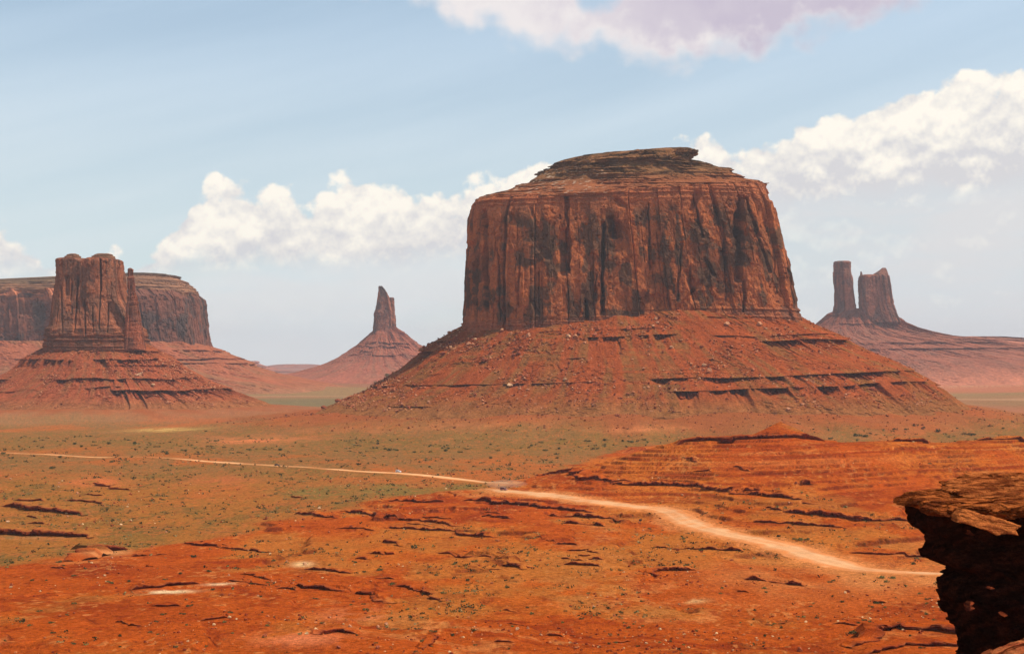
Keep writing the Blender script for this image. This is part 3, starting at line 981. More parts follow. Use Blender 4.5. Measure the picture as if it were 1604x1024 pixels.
def cliff_color(L, lit, dark, varn, seed, hs=1.0, vk=0.6):
    s = L['s'] / hs; z = L['Z'] / hs
    a = fbm(s / 30, z / 45, 4, seed); b = fbm(s / 9, z / 60, 4, seed + 3); c = fbm(s / 5, z / 5, 3, seed + 5)
    col = cmix(lit, dark, sstep(a * 0.6 + b * 0.6, -0.3, 0.45))
    v = sstep(fbm((s + 8 * a) / 24, z / 30, 5, seed + 9) + 0.35 * b + 0.22 * c, -0.06, 0.16)
    col = cmix2(col, varn, v * vk)
    vc, _ = cells(s / 15, z / 28, seed + 12)
    col = cmix2(col, lit, sstep(vc + 0.3 * c, 0.55, 0.8) * 0.6)
    col = col * (1 + 0.28 * c)[..., None]
    return np.clip(col, 0.01, 1)


def talus_disp(L, D, ledges, seed, gully=1.0, kk=1.0):
    """ledges: (row on the outline, thickness rows, overhang m, list of (from,to) angles kept)"""
    s = L['s']; z = L['Z']; yy = L['yy']
    th = L['th']
    g = ridged(th * 14 + fbm(th * 5, z / 60, 2, seed) * 1.2, z / 150, 3, seed + 1)
    d = gully * (5.5 * fbm(th * 5, z / 90, 3, seed + 2) - 0.3 * np.clip(g, 0, 1) * sstep(fbm(th * 9, z / 40, 2, seed + 21), -0.2, 0.4)) * kk
    d = d + 1.9 * kk * fbm(s / 12, z / 7, 4, seed + 3) + 1.5 * kk * cells(s / 5, z / 3, seed + 5)[0] * sstep(fbm(s / 60, z / 18, 3, seed + 22), -0.1, 0.25)
    lm = np.zeros(z.shape)
    for (row, thick, over, rng) in ledges:
        rown = row + 3.0 * fbm(th * 4, th * 0 + row, 4, seed + 8)
        thick = thick * (1 + 0.55 * fbm(th * 12, th * 0 + row, 3, seed + 18))
        keep = np.zeros(z.shape)
        for (a, b) in rng:
            keep = np.maximum(keep, sstep(th, a, a + 0.035) * (1 - sstep(th, b - 0.035, b)))
        keep = keep * sstep(fbm(th * 30, th * 0 + row, 3, seed + 9), -0.5, 0.05)
        keep = keep * np.clip(0.35 + 0.65 * sstep(fbm(th * 16, th * 0 + row * 3, 3, seed + 41), -0.5, 0.4), 0, 1)
        u = (yy - rown) / (thick * 1.15 * np.maximum(keep, 0.08))
        keep = np.sqrt(keep)
        soft = np.zeros(z.shape)
        for (a, b) in rng:
            soft = np.maximum(soft, sstep(th, a - 0.05, a + 0.12) * (1 - sstep(th, b - 0.12, b + 0.05)))
        d = d + np.where(u < 0, np.exp((yy - row) / 14.0), np.exp(-(yy - row) / 9.0)) * over * 0.45 * soft
        step = np.where(u < 0, np.exp((yy - rown) / 3.0), 0) * over * 0.5 + np.where((u >= 0) & (u < 1), -1.0 * over, 0) * (1 + 0.7 * cells(s / (5 * kk), z * 0, seed + 10)[0]) + np.where(u >= 1, -1.0 * over * np.exp(-(u - 1) * 0.7), 0)
        d = d + step * keep
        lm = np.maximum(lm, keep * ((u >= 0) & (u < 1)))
    return d, lm


def talus_color(L, c1, c2, c3, seed, lm=None, foot=None):
    s = L['s']; z = L['Z']; th = L['th']
    a = fbm(s / 45, z / 14, 4, seed); b = fbm(th * 30, z / 60, 4, seed + 2); c = fbm(s / 4, z / 4, 3, seed + 3)
    lay = fbm(th * 2, z / 2.2, 3, seed + 4)
    col = cmix(c1, c2, sstep(b + 0.4 * a, -0.2, 0.45))
    col = cmix2(col, c3, sstep(lay + 0.3 * a, 0.1, 0.6) * 0.7)
    if foot is not None:
        t = sstep(z + 9 * b, foot[0], foot[1])
        col = cmix2(col, foot[2], (1 - t) * 0.85)
    if lm is not None:
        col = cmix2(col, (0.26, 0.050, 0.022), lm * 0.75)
    return np.clip(col * (1 + 0.32 * c)[..., None], 0.01, 1)


PI = math.pi
ROCKS = []      # places for boulders: (points, name of the region)

# ---------------- the great central butte
DM = 2100.0
merrick = empty('butte', ((985 - CX) / FPX * DM, DM, 0), 'huge flat topped red sandstone butte with sheer cliffs at the centre of the view', 'butte')
TM = 0.052
# cliff wall
def row(x, y, tl=TM, c=985): return y + tl * (x - c)
lv = [(301, 750, 1186), (306, 745, 1190), (318, 740, 1195), (336, 737, 1201), (362, 736, 1207), (393, 734, 1214), (430, 731, 1222), (463, 730, 1228), (486, 728, 1235), (500, 726, 1240), (530, 720, 1250)]
L = loft(lv, DM, 1500, 380, 0.52, 4.0, TM)
L['Z'] = L['Z'] + 0.07 * (L['Y'] - DM)
amp = np.ones(L['X'].shape) * 1.0
side = np.abs(np.cos(L['th']))
amp = amp * (1 - 0.45 * sstep(side, 0.85, 1.0))
d = cliff_disp(L, 1.0, 100) * amp
yl = L['yy']
bands = sstep(yl, 330, 305) + 0.8 * sstep(yl, 478, 492)
d = d * (1 - 0.6 * np.clip(bands, 0, 1)) + strata_disp(L, 1.6, 120, 3.2) * np.clip(bands, 0, 1)
# batter: recess towards the top of the wall between benches
px_ = CX + L['X'] / L['Y'] * FPX
py_ = HY + (CH - L['Z']) * FPX / L['Y']
front = (np.sin(L['th']) < 0.1)
FEAT = [  # (x0,y0,x1,y1,halfwidth px,depth m)
    (757, 330, 762, 485, 3.5, 9), (738, 380, 742, 500, 2.0, 5), (887, 302, 891, 425, 3.0, 8), (884, 360, 882, 430, 7, 4), (945, 350, 944, 490, 3.2, 10), (966, 347, 966, 369, 9, 9), (955, 340, 962, 372, 7, 7),
    (1016, 318, 1019, 420, 1.6, 4), (1094, 300, 1082, 330, 4, 5), (1086, 305, 1100, 370, 2, 5), (1105, 405, 1118, 430, 4, 6), (1160, 308, 1158, 440, 4.5, 9), (1158, 330, 1155, 370, 6, 9), (1168, 310, 1190, 370, 3.8, 8), (1190, 370, 1208, 425, 2, 5), (1165, 440, 1166, 490, 1.8, 6),
    (918, 470, 919, 503, 3, 9), (965, 310, 975, 322, 5, 5), (800, 335, 806, 350, 3, 3), (832, 325, 838, 345, 3, 3), (845, 385, 860, 405, 8, 3), (1020, 410, 1020, 440, 6, 3.5), (1075, 425, 1090, 470, 7, 3.5), (1068, 380, 1060, 470, 1.8, 3.5), (935, 430, 933, 470, 1.6, 4), (1134, 350, 1138, 470, 1.4, 3.5),
    (835, 470, 842, 490, 5, 4), (815, 400, 812, 480, 1.4, 3), (780, 390, 784, 500, 1.5, 4), (1098, 440, 1060, 490, 5, 3)]
for (x0, y0, x1, y1, hwid, dep) in FEAT:
    hwid *= 1.15; dep *= 1.7
    t = np.clip((py_ - y0) / (y1 - y0), 0, 1)
    cxx = x0 + (x1 - x0) * t + 2.0 * fbm(py_ / 14, py_ * 0 + x0, 2, 131)
    dist = np.abs(px_ - cxx)
    ww = hwid * (0.75 + 0.5 * fbm(py_ / 20, py_ * 0 + x1, 2, 133))
    endf = sstep(py_, y0 - 4, y0 + 3) * (1 - sstep(py_, y1 - 3, y1 + 5))
    d = d - front * dep * np.clip(1.4 - dist / ww, 0, 1) ** 0.6 * endf * (dist < ww * 1.4)
apply(L, d)
col = cliff_color(L, (0.46, 0.130, 0.042), (0.22, 0.066, 0.028), (0.095, 0.055, 0.033), 140, vk=0.8)
up = sstep(yl, 345, 318)
col = cmix2(col, (0.46, 0.135, 0.052), up * 0.7)
col = cmix2(col, (0.30, 0.10, 0.055), sstep(yl, 484, 494) * 0.5)
loft_mesh('cliff', L, M_CLIFF, merrick, col)
# cap: benches and slopes above the wall
lv = [(239, 925, 1062), (241, 898, 1079), (244, 880, 1086), (251, 868, 1088), (255, 864, 1087), (258, 862, 1077), (262, 857, 1097), (268, 850, 1114), (273, 842, 1130), (276, 836, 1140), (280, 832, 1142), (284, 816, 1149), (288, 803, 1154), (292, 790, 1162), (296, 768, 1184), (299, 755, 1189), (304, 747, 1191), (308, 752, 1186)]
L = loft(lv, DM, 1300, 240, 0.52, 2.8, TM)
L['Z'] = L['Z'] + 0.07 * (L['Y'] - DM)
b = sstep(fbm(L['s'] / 40, L['Z'] / 9, 3, 150), -0.3, 0.2)
d = strata_disp(L, 4.2, 151, 5.0) * (0.05 + 1.1 * b) + 10 * fbm(L['s'] / 38, L['Z'] / 40, 3, 153) * sstep(L['yy'], 252, 262) + 2.0 * fbm(L['s'] / 9, L['Z'] / 5, 3, 154) + 1.6 * cells(L['s'] / 4.5, L['Z'] / 2.6, 155)[0] * sstep(fbm(L['s'] / 30, L['Z'] / 12, 2, 159), -0.2, 0.2)
apply(L, d)
L['Z'] = L['Z'] + sstep(L['yy'], 264, 250) * 0.03 * (L['X'] - (975 - CX) * L['k'])
cc = cmix((0.27, 0.115, 0.045), (0.15, 0.070, 0.028), sstep(fbm(L['s'] / 18, L['Z'] / 3, 4, 156), -0.3, 0.3))
cc = cmix2(cc, (0.36, 0.105, 0.04), sstep(L['yy'] + 4 * fbm(L['s'] / 20, L['Z'] / 8, 3, 158), 272, 292) * 0.75)
sp = sstep(cells(L['s'] / 3.2, L['Z'] / 1.8, 157)[0], 0.7, 0.85) * sstep(L['yy'], 256, 262) * sstep(-L['X'], -40 - 125, 0 - 110)
cc = cmix2(cc, (0.55, 0.36, 0.24), sp * 0.7)
loft_mesh('caprock', L, M_CLIFF, merrick, cc)
# talus apron
lvT = [(494, 752, 1206), (499, 735, 1228), (505, 722, 1244), (513, 708, 1262), (524, 692, 1284), (536, 672, 1305), (548, 656, 1327), (553, 648, 1336), (566, 632, 1362), (580, 610, 1392), (592, 590, 1412), (602, 572, 1432),
       (612, 552, 1448), (620, 538, 1462), (628, 524, 1474), (636, 510, 1486), (644, 497, 1500), (650, 486, 1512), (656, 472, 1526), (661, 460, 1540), (668, 445, 1555)]
L = loft(lvT, DM, 1900, 520, (0.54, 0.80), 2.35, 0.0)
L['Z'] = L['Z'] + 0.030 * (L['X'] - (985 - CX) * L['k']) * sstep(L['Z'], 0, 70)
th = L['th']
LD = [(508, 2.0, 3, [(-2.9, -2.4), (-1.2, -0.6)]), (528, 6.0, 9, [(-3.3, -2.60), (-1.85, -1.40)]), (541, 7.0, 11, [(-3.3, -2.70), (-1.05, 0.3)]), (534, 2.5, 5, [(-1.25, 0.2)]),
      (590, 6.5, 10, [(-1.60, 0.3)]), (592, 2.5, 5, [(-3.2, -1.75)]), (606, 7.5, 12, [(-1.55, -0.42)]), (611, 4, 7, [(-3.3, -2.75), (-0.36, 0.3)]), (624, 3, 6, [(-2.45, -2.25), (-3.3, -2.9)]), (560, 2.0, 3, [(-1.9, -1.7), (-2.3, -2.2)]), (517, 2.0, 4, [(-1.75, -1.45), (-2.1, -1.95)])]
d, lm = talus_disp(L, DM, LD, 160)
apply(L, d + sstep(L['yy'], 590, 630) * 16 * fbm(th * 9, th * 0, 4, 168))
L['Z'] = L['Z'] + 9 * fbm(th * 5, th * 0, 3, 163) * sstep(L['yy'], 525, 498)
col = talus_color(L, (0.335, 0.068, 0.018), (0.265, 0.092, 0.026), (0.38, 0.072, 0.018), 165, lm, (22, 50, (0.300, 0.112, 0.034)))
loft_mesh('talus_slope', L, M_TALUS, merrick, col, smooth=False)
V = np.stack([L['X'], L['Y'], L['Z']], -1)
sel = (th < 0) & (th > -PI) & (L['yy'] > 500) & (L['yy'] < 632)
ROCKS.append(('merrick', V[sel], L['k']))

# ---------------- left mitten shaped butte
DW = 2450.0
mitten = empty('butte', ((150 - CX) / FPX * DW, DW, 0), 'blocky red butte with a slender thumb spire on its right, left of the great butte', 'butte')
lv = [(405, 104, 176), (406.5, 95, 186), (409, 93, 188), (414, 93, 189), (440, 93, 191), (452, 91, 192), (470, 88, 195), (485, 87, 203), (500, 86, 211), (512, 84, 218), (516, 80, 222), (528, 80, 225), (540, 79, 227), (560, 78, 232)]
L = loft(lv, DW, 900, 300, 0.9, 4.6, 0.0)
pxm = CX + (L['X']) / DW * FPX
d = cliff_disp(L, 0.75, 200, 0.9)
bd = np.clip(sstep(L['yy'], 412, 404) + sstep(L['yy'], 508, 514), 0, 1)
d = d * (1 - 0.6 * bd) + strata_disp(L, 1.6, 210, 3.6) * bd
for (x0, y0, x1, y1, hwid, dep) in [(157, 405, 158, 455, 1.6, 9), (157, 455, 155, 515, 1.2, 6), (104, 432, 104, 462, 3.5, 6), (122, 430, 116, 520, 1.6, 6), (132, 470, 134, 525, 1.4, 6), (145, 480, 146, 520, 1.2, 4), (188, 420, 192, 470, 1.4, 5), (170, 475, 168, 520, 1.3, 5), (112, 445, 110, 470, 1.5, 5), (95, 450, 97, 520, 1.5, 4)]:
    px_ = CX + L['X'] / L['Y'] * FPX; py_ = HY + (CH - L['Z']) * FPX / L['Y']
    t = np.clip((py_ - y0) / (y1 - y0), 0, 1); dist = np.abs(px_ - (x0 + (x1 - x0) * t)); 
    d = d - (np.sin(L['th']) < 0.1) * dep * np.clip(1.4 - dist / hwid, 0, 1) * sstep(py_, y0 - 3, y0 + 3) * (1 - sstep(py_, y1 - 3, y1 + 3))
apply(L, d)
L['Z'] = L['Z'] - sstep(L['yy'], 425, 402) * 3.0 * np.exp(-((pxm - 137) / 7.0) ** 2) * 2
col = cliff_color(L, (0.37, 0.120, 0.056), (0.24, 0.078, 0.038), (0.13, 0.068, 0.044), 240, 0.8)
loft_mesh('cliff', L, M_CLIFF, mitten, col)
lv = [(420, 203, 206), (422, 201, 209), (427, 200.5, 210), (431, 202, 208.5), (436, 200, 211), (455, 201, 213), (462, 201, 215), (480, 198, 218), (500, 197, 221), (520, 195, 224), (548, 193, 228)]
L = loft(lv, DW - 55, 260, 180, 0.9, 3.0)
apply(L, cliff_disp(L, 0.30, 260, 0.4) + strata_disp(L, 0.5, 262, 3))
loft_mesh('spire', L, M_CLIFF, mitten, cliff_color(L, (0.40, 0.12, 0.06), (0.26, 0.08, 0.042), (0.15, 0.07, 0.05), 264, 0.6))
for (xa, xb, yt) in [(101, 127, 397), (144, 180, 397)]:
    L = loft([(yt + 0.3, xa + 9, xb - 8), (yt + 1.8, xa + 4, xb - 5), (yt + 3.0, xa + 5, xb - 4), (yt + 5, xa, xb), (yt + 9, xa, xb)], DW, 160, 24, 0.8, 2.4)
    apply(L, strata_disp(L, 0.9, 270 + xa, 2.0) + fbm(L['s'] / 6, L['Z'] / 3, 3, 271))
    loft_mesh('caprock', L, M_CLIFF, mitten, cmix((0.22, 0.10, 0.05), (0.28, 0.12, 0.06), sstep(fbm(L['s'] / 6, L['Z'] / 3, 3, 272), -0.3, 0.3)))
lvT = [(528, 96, 214), (540, 80, 228), (548, 68, 244), (558, 50, 262), (566, 38, 272), (574, 32, 282), (586, 14, 304), (598, -8, 326), (610, -34, 352), (618, -54, 372), (630, -92, 404), (638, -120, 420), (644, -150, 450), (650, -200, 500)]
L = loft(lvT, DW, 1100, 340, 0.72, 2.4, 0.0)
th = L['th']
LD = [(549, 2.5, 4, [(-3.3, -1.9), (-1.2, 0.3)]), (563, 4.5, 7, [(-3.4, -1.72), (-1.45, -0.5)]), (572, 2.0, 4, [(-1.2, 0.3)]), (592, 5.0, 8, [(-1.80, -0.2), (-3.3, -2.3)]), (608, 9.0, 13, [(-1.30, 0.3)]), (604, 4, 6, [(-1.5, -1.2)]), (612, 3, 5, [(-2.6, -2.0)])]
d, lm = talus_disp(L, DW, LD, 280)
apply(L, d + sstep(L['yy'], 590, 626) * 12 * fbm(th * 9, th * 0, 4, 288))
L['Z'] = L['Z'] + 5 * fbm(th * 5, th * 0, 3, 283) * sstep(L['yy'], 550, 530)
col = talus_color(L, (0.34, 0.078, 0.030), (0.29, 0.094, 0.036), (0.40, 0.092, 0.032), 285, lm, (10, 34, (0.31, 0.115, 0.040)))
loft_mesh('talus_slope', L, M_TALUS, mitten, col)
V = np.stack([L['X'], L['Y'], L['Z']], -1)
sel = (th < 0) & (th > -PI) & (L['yy'] > 550) & (L['yy'] < 636) & (L['X'] / L['Y'] * FPX + CX > -10)
ROCKS.append(('mitten', V[sel], L['k']))

# ---------------- long mesa behind it
DS = 4300.0
mesa = empty('mesa', ((-80 - CX) / FPX * DS, DS, 0), 'long dark flat topped mesa stretching behind the thumb butte to the left edge', 'mesa')
lv = [(458, -560, 301), (468, -566, 311), (480, -568, 314), (510, -572, 318), (540, -578, 322), (560, -584, 326)]
L = loft(lv, DS, 1500, 180, 0.30, 3.6, -0.0)
d = cliff_disp(L, 2.0, 300, 2.0)
apply(L, d)
pxs = CX + L['X'] / L['Y'] * FPX
col = cliff_color(L, (0.21, 0.072, 0.042), (0.120, 0.054, 0.036), (0.070, 0.046, 0.038), 310, 2.2, 0.8)
col = cmix2(col, (0.62, 0.20, 0.09), sstep(L['yy'], 482, 466) * sstep(120 - pxs, 0, 30) * sstep(fbm(L['s'] / 60, L['Z'] / 14, 3, 312), -0.15, 0.15) * 0.9)
loft_mesh('cliff', L, M_FAR, mesa, col)
lv = [(431, -400, 270), (432.5, -420, 281), (436, -440, 278), (440, -480, 288), (447, -520, 294), (455, -550, 303), (459, -560, 305), (470, -560, 303)]
L = loft(lv, DS, 1000, 90, 0.30, 3.2)
apply(L, strata_disp(L, 4.0, 320, 6.0) + 8 * fbm(L['s'] / 80, L['Z'] / 20, 3, 322))
L['Z'] = L['Z'] - 30 * sstep(230 - (CX + L['X'] / L['Y'] * FPX), 0, 180) * sstep(L['yy'], 458, 433)
cc = cmix((0.34, 0.15, 0.075), (0.24, 0.11, 0.058), sstep(fbm(L['s'] / 50, L['Z'] / 7, 4, 325), -0.3, 0.3))
cc = cmix2(cc, (0.13, 0.085, 0.045), sstep(L['yy'] + 2 * fbm(L['s'] / 40, L['Z'] / 4, 3, 327), 437, 433) * 0.6)
loft_mesh('caprock', L, M_FAR, mesa, cc)
lvT = [(536, -570, 312), (545, -590, 332), (549, -600, 346), (556, -620, 356), (562, -640, 372), (567, -650, 386), (574, -680, 396), (585, -720, 430), (595, -760, 480), (612, -800, 560), (616, -900, 600)]
L = loft(lvT, DS, 1000, 200, 0.42, 2.6)
th = L['th']
d, lm = talus_disp(L, DS, [(549, 2, 8, [(-0.9, 0.3)]), (562, 2.5, 9, [(-1.3, 0.3)]), (569, 2.5, 9, [(-1.0, 0.3)])], 330, 2.0, 2.0)
apply(L, d)
col = talus_color(L, (0.34, 0.095, 0.042), (0.29, 0.110, 0.048), (0.38, 0.100, 0.044), 335, lm, (-10, 30, (0.36, 0.16, 0.075)))
loft_mesh('talus_slope', L, M_FAR, mesa, col)

# ---------------- distant single spire
DB = 5600.0
spire = empty('butte', ((605 - CX) / FPX * DB, DB, 0), 'distant thin two pronged rock spire on a cone of red rubble', 'butte')
for lv, cyd, sd in [([(448, 593, 595.5), (450, 592, 597), (454, 592.5, 601), (460, 591.5, 604), (466, 591, 607), (474, 590, 609), (484, 588, 611), (489, 586, 612), (505, 585, 613), (524, 583, 614)], 0, 400),
                    ([(465.5, 611, 615), (467, 609.5, 616), (475, 609, 616.5), (492, 608, 618), (503, 606, 618.5), (520, 604, 619)], 12, 410)]:
    L = loft(lv, DB, 260, 150, 0.9, 4.5, cyd=cyd)
    apply(L, cliff_disp(L, 0.95, sd, 0.9))
    loft_mesh('spire', L, M_FAR, spire, cliff_color(L, (0.36, 0.125, 0.068), (0.20, 0.080, 0.048), (0.12, 0.065, 0.050), sd + 3, 1.2))
lvT = [(510, 596, 616), (516, 588, 622), (523, 581, 633), (530, 573, 641), (540, 562, 656), (550, 548, 672), (560, 532, 694), (568, 516, 720), (574, 498, 745), (582, 470, 800), (590, 430, 860), (598, 380, 930), (603, 340, 990)]
L = loft(lvT, DB, 700, 220, 0.7, 2.1)
d, lm = talus_disp(L, DB, [(537, 2, 7, [(-2.4, -0.8)]), (543, 2, 7, [(-2.9, -0.9)]), (550, 2.5, 9, [(-2.3, -1.9)]), (556, 1.8, 6, [(-2.6, -0.9)]), (521, 2.5, 8, [(-0.9, 0.3)])], 420, 1.6, 1.6)
apply(L, d)
col = talus_color(L, (0.34, 0.095, 0.050), (0.29, 0.105, 0.056), (0.37, 0.095, 0.046), 425, lm, (-8, 60, (0.40, 0.115, 0.06)))
loft_mesh('talus_slope', L, M_FAR, spire, col)

# ---------------- distant twin towers
DT = 5300.0
twin = empty('butte', ((1350 - CX) / FPX * DT, DT, 0), 'distant pair of upright rock towers sharing one sloping base at right', 'butte')
for lv, cyd, sd, kd in [([(409, 1310, 1328), (411, 1308, 1331), (415, 1308.5, 1330.5), (430, 1309, 1332), (460, 1311, 1335), (478, 1311, 1338), (492, 1309, 1341)], 0, 500, 0.95),
                    ([(431, 1350, 1381), (433, 1345, 1385), (440, 1344, 1386), (460, 1344.5, 1388), (476, 1345, 1391), (490, 1347, 1396), (505, 1349, 1403)], -30, 510, 0.75),
                    ([(426, 1344.5, 1346.5), (432, 1344, 1348.5), (445, 1343.5, 1350)], -30, 514, 1.2),
                    ([(420.5, 1379, 1384), (424, 1375, 1385.5), (430, 1366, 1386.5), (440, 1362, 1387)], -30, 517, 1.0)]:
    L = loft(lv, DT, 300, 130, kd, 5.0, cyd=cyd)
    apply(L, cliff_disp(L, 0.9 if sd < 512 else 0.25, sd, 1.3))
    loft_mesh('tower' if sd < 512 else 'pinnacle', L, M_FAR, twin, cliff_color(L, (0.34, 0.12, 0.070), (0.19, 0.078, 0.050), (0.12, 0.065, 0.052), sd + 3, 1.3))
lvT = [(482, 1322, 1366), (486, 1308, 1382), (490, 1298, 1392), (497, 1290, 1404), (505, 1280, 1418), (513, 1268, 1436), (520, 1256, 1462), (526, 1246, 1490), (532, 1236, 1540), (540, 1222, 1590), (548, 1206, 1640), (556, 1186, 1700), (566, 1160, 1800), (580, 1120, 1900), (596, 1060, 2000), (604, 1000, 2100)]
L = loft(lvT, DT, 900, 260, 0.42, 2.1, 0.012)
d, lm = talus_disp(L, DT, [(493, 2.5, 9, [(-3.0, -2.2)]), (507, 1.8, 6, [(-2.2, -0.7)]), (538, 2.5, 9, [(-2.6, -0.6)]), (546, 2.5, 10, [(-2.9, -0.4)]), (533, 2.0, 8, [(-0.9, 0.3)])], 520, 2.2, 1.8)
apply(L, d)
pxs = CX + L['X'] / L['Y'] * FPX
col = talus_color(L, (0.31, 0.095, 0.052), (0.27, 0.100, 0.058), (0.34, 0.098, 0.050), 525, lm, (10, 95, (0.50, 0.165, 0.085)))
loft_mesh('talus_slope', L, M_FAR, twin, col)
# long low ridge running off to the right behind the towers
ridge = loft([(527, 1492, 1570), (529, 1480, 1600), (533, 1462, 1660), (540, 1440, 1760), (552, 1400, 1850), (566, 1360, 1980), (582, 1300, 2100), (600, 1200, 2250)], 6300.0, 500, 120, 0.4, 2.3)
d, lm = talus_disp(ridge, 6300, [(532, 1.6, 8, [(-2.8, 0.3)]), (541, 2, 9, [(-2.2, 0.3)])], 540, 2.5, 2.0)
apply(ridge, d)
lowm_ = empty('mesa', ((1550 - CX) / FPX * 6300, 6300, 0), 'long low pink ridge running off to the right edge behind the twin towers', 'mesa')
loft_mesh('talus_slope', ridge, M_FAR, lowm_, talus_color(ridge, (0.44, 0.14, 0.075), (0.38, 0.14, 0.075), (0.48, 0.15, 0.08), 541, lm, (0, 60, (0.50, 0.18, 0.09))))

# ---------------- low mesas on the horizon
for i, (lv, D, lab) in enumerate([
    ([(565.5, 372, 402), (568, 366, 404), (571, 360, 408), (577, 340, 430), (582, 300, 460)], 9000, 'small low mesa on the horizon just right of the long mesa'),
    ([(570.5, 440, 492), (571.5, 430, 500), (574, 410, 520), (577, 380, 560)], 12000, 'faint flat mesa on the horizon left of the distant spire'),
    ([(569.5, 640, 760), (571, 630, 780), (576, 600, 800)], 13000, 'faint flat mesa on the horizon behind the distant spire'),
    ([(560, 1590, 1700), (564, 1570, 1720), (572, 1540, 1760), (580, 1500, 1800)], 8500, 'low pale mesa on the horizon at the right edge')]):
    e_ = empty('mesa', (((lv[0][1] + lv[0][2]) / 2 - CX) / FPX * D, D, 0), lab, 'mesa')
    L = loft(lv, D, 260, 40, 0.5, 3.0)
    apply(L, strata_disp(L, 8, 600 + i, 9) + 14 * fbm(L['s'] / 160, L['Z'] / 40, 3, 601 + i))
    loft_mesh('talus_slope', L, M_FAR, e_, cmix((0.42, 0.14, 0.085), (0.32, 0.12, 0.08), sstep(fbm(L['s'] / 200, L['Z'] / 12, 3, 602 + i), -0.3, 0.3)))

# ------------------------------------------------------------------ near overhanging rock, lower right
DN = 60.0
near = empty('rock_outcrop', ((1560 - CX) / FPX * DN, DN, 60.0), 'dark overhanging sandstone outcrop with thin lit cap slabs in the lower right corner', 'rock outcrop')
KN = DN / FPX


def slab(lv, D, nth, nz, kd, p, seed, name, mat, c1, c2, parent, tilt=0.0, rough=0.12, st=0.10, sth=0.28, ytilt=0.0, cyd=0.0, ret=False):
    L = loft(lv, D, nth, nz, kd, p, tilt, cyd)
    L['X0'] = L['X'].copy(); L['Y0'] = L['Y'].copy()
    s, z = L['s'], L['Z']
    d = rough * (2.2 * fbm(s / 1.9, z / 2.5, 3, seed) + cells(s / 0.9, z / 0.6, seed + 1)[0] * 0.7 + 0.5 * fbm(s / 0.25, z / 0.2, 3, seed + 2))
    d = d + st * (strata_disp(L, 1.0, seed + 3, sth))
    d = d + rough * (2.6 * cells(s / 1.5, z / 1.3, seed + 8)[0] + 1.6 * cells(s / 0.55, z / 0.5, seed + 9)[0])
    apply(L, d)
    L['Z'] = L['Z'] + 0.05 * cells(L['X'] / 0.8, L['Y'] / 1.2, seed + 10)[0]
    L['Z'] = L['Z'] + ytilt * (L['Y'] - D)
    lay = fbm(L['X'] / 0.7, L['Y'] / 0.5 + z / 0.2, 4, seed + 6)
    col = cmix(c1, c2, sstep(lay + 0.6 * fbm(s / 0.6, z / 0.5, 3, seed + 7), -0.4, 0.5))

    def top_fn(x, y):
        v, b = cells((x + 0.5 * y) / 2.3, (y - 0.15 * x) / 1.1, seed + 20)
        v2, b2 = cells(x / 0.6, y / 0.35, seed + 21)
        n = fbm(x / 0.8, y / 0.5, 5, seed + 22)
        dz = 0.07 * v + 0.03 * v2 + 0.10 * n - 0.16 * np.clip(1 - b / 0.09, 0, 1)
        return dz, np.clip(cmix(c1, c2, sstep(n + 0.5 * v2, -0.1, 0.7)), 0.002, 1)
    return loft_mesh(name, L, mat, parent, col, top_fn=top_fn)


SHADE1, SHADE2 = (0.045, 0.012, 0.006), (0.020, 0.007, 0.004)  # shade under the overhang put into the body colour, albedo near black
body = [(792, 1435, 2050), (803, 1434, 2050), (812, 1430, 2050), (822, 1430, 2050), (828, 1438, 2050), (833, 1450, 2050), (840, 1459, 2050), (850, 1462, 2050), (860, 1457, 2050), (868, 1460, 2050), (876, 1464, 2050), (883, 1476, 2050), (890, 1494, 2050), (895, 1499, 2050), (900, 1490, 2050), (907, 1480, 2050),
        (915, 1476, 2050), (930, 1476, 2050), (942, 1484, 2050), (952, 1488, 2050), (965, 1495, 2050), (978, 1501, 2050), (990, 1508, 2050), (1030, 1511, 2050), (1080, 1506, 2050), (1200, 1490, 2050), (1500, 1450, 2100), (1900, 1390, 2150)]
slab(body, DN + 4.0, 700, 700, 0.42, 2.6, 700, 'rock_body', M_NEAR, SHADE1, SHADE2, near, rough=0.085, st=0.045, sth=0.5)
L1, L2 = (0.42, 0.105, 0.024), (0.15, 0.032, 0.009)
#cap slabs (rows of the outline at their own distance; the camera looks down on their tops)
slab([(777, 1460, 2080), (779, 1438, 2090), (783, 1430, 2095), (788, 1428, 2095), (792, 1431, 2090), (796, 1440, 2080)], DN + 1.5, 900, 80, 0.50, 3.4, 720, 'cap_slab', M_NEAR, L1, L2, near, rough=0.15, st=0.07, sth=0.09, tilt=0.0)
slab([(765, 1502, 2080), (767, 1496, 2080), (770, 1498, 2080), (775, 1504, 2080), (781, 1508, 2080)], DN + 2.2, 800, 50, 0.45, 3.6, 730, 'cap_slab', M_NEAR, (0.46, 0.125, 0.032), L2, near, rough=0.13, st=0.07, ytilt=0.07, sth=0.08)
slab([(758, 1530, 2080), (760, 1506, 2080), (763, 1504, 2080), (767, 1516, 2080)], DN + 3.5, 800, 34, 0.42, 3.6, 740, 'cap_slab', M_NEAR, (0.46, 0.120, 0.030), L2, near, rough=0.12, st=0.06, ytilt=0.07, sth=0.07)


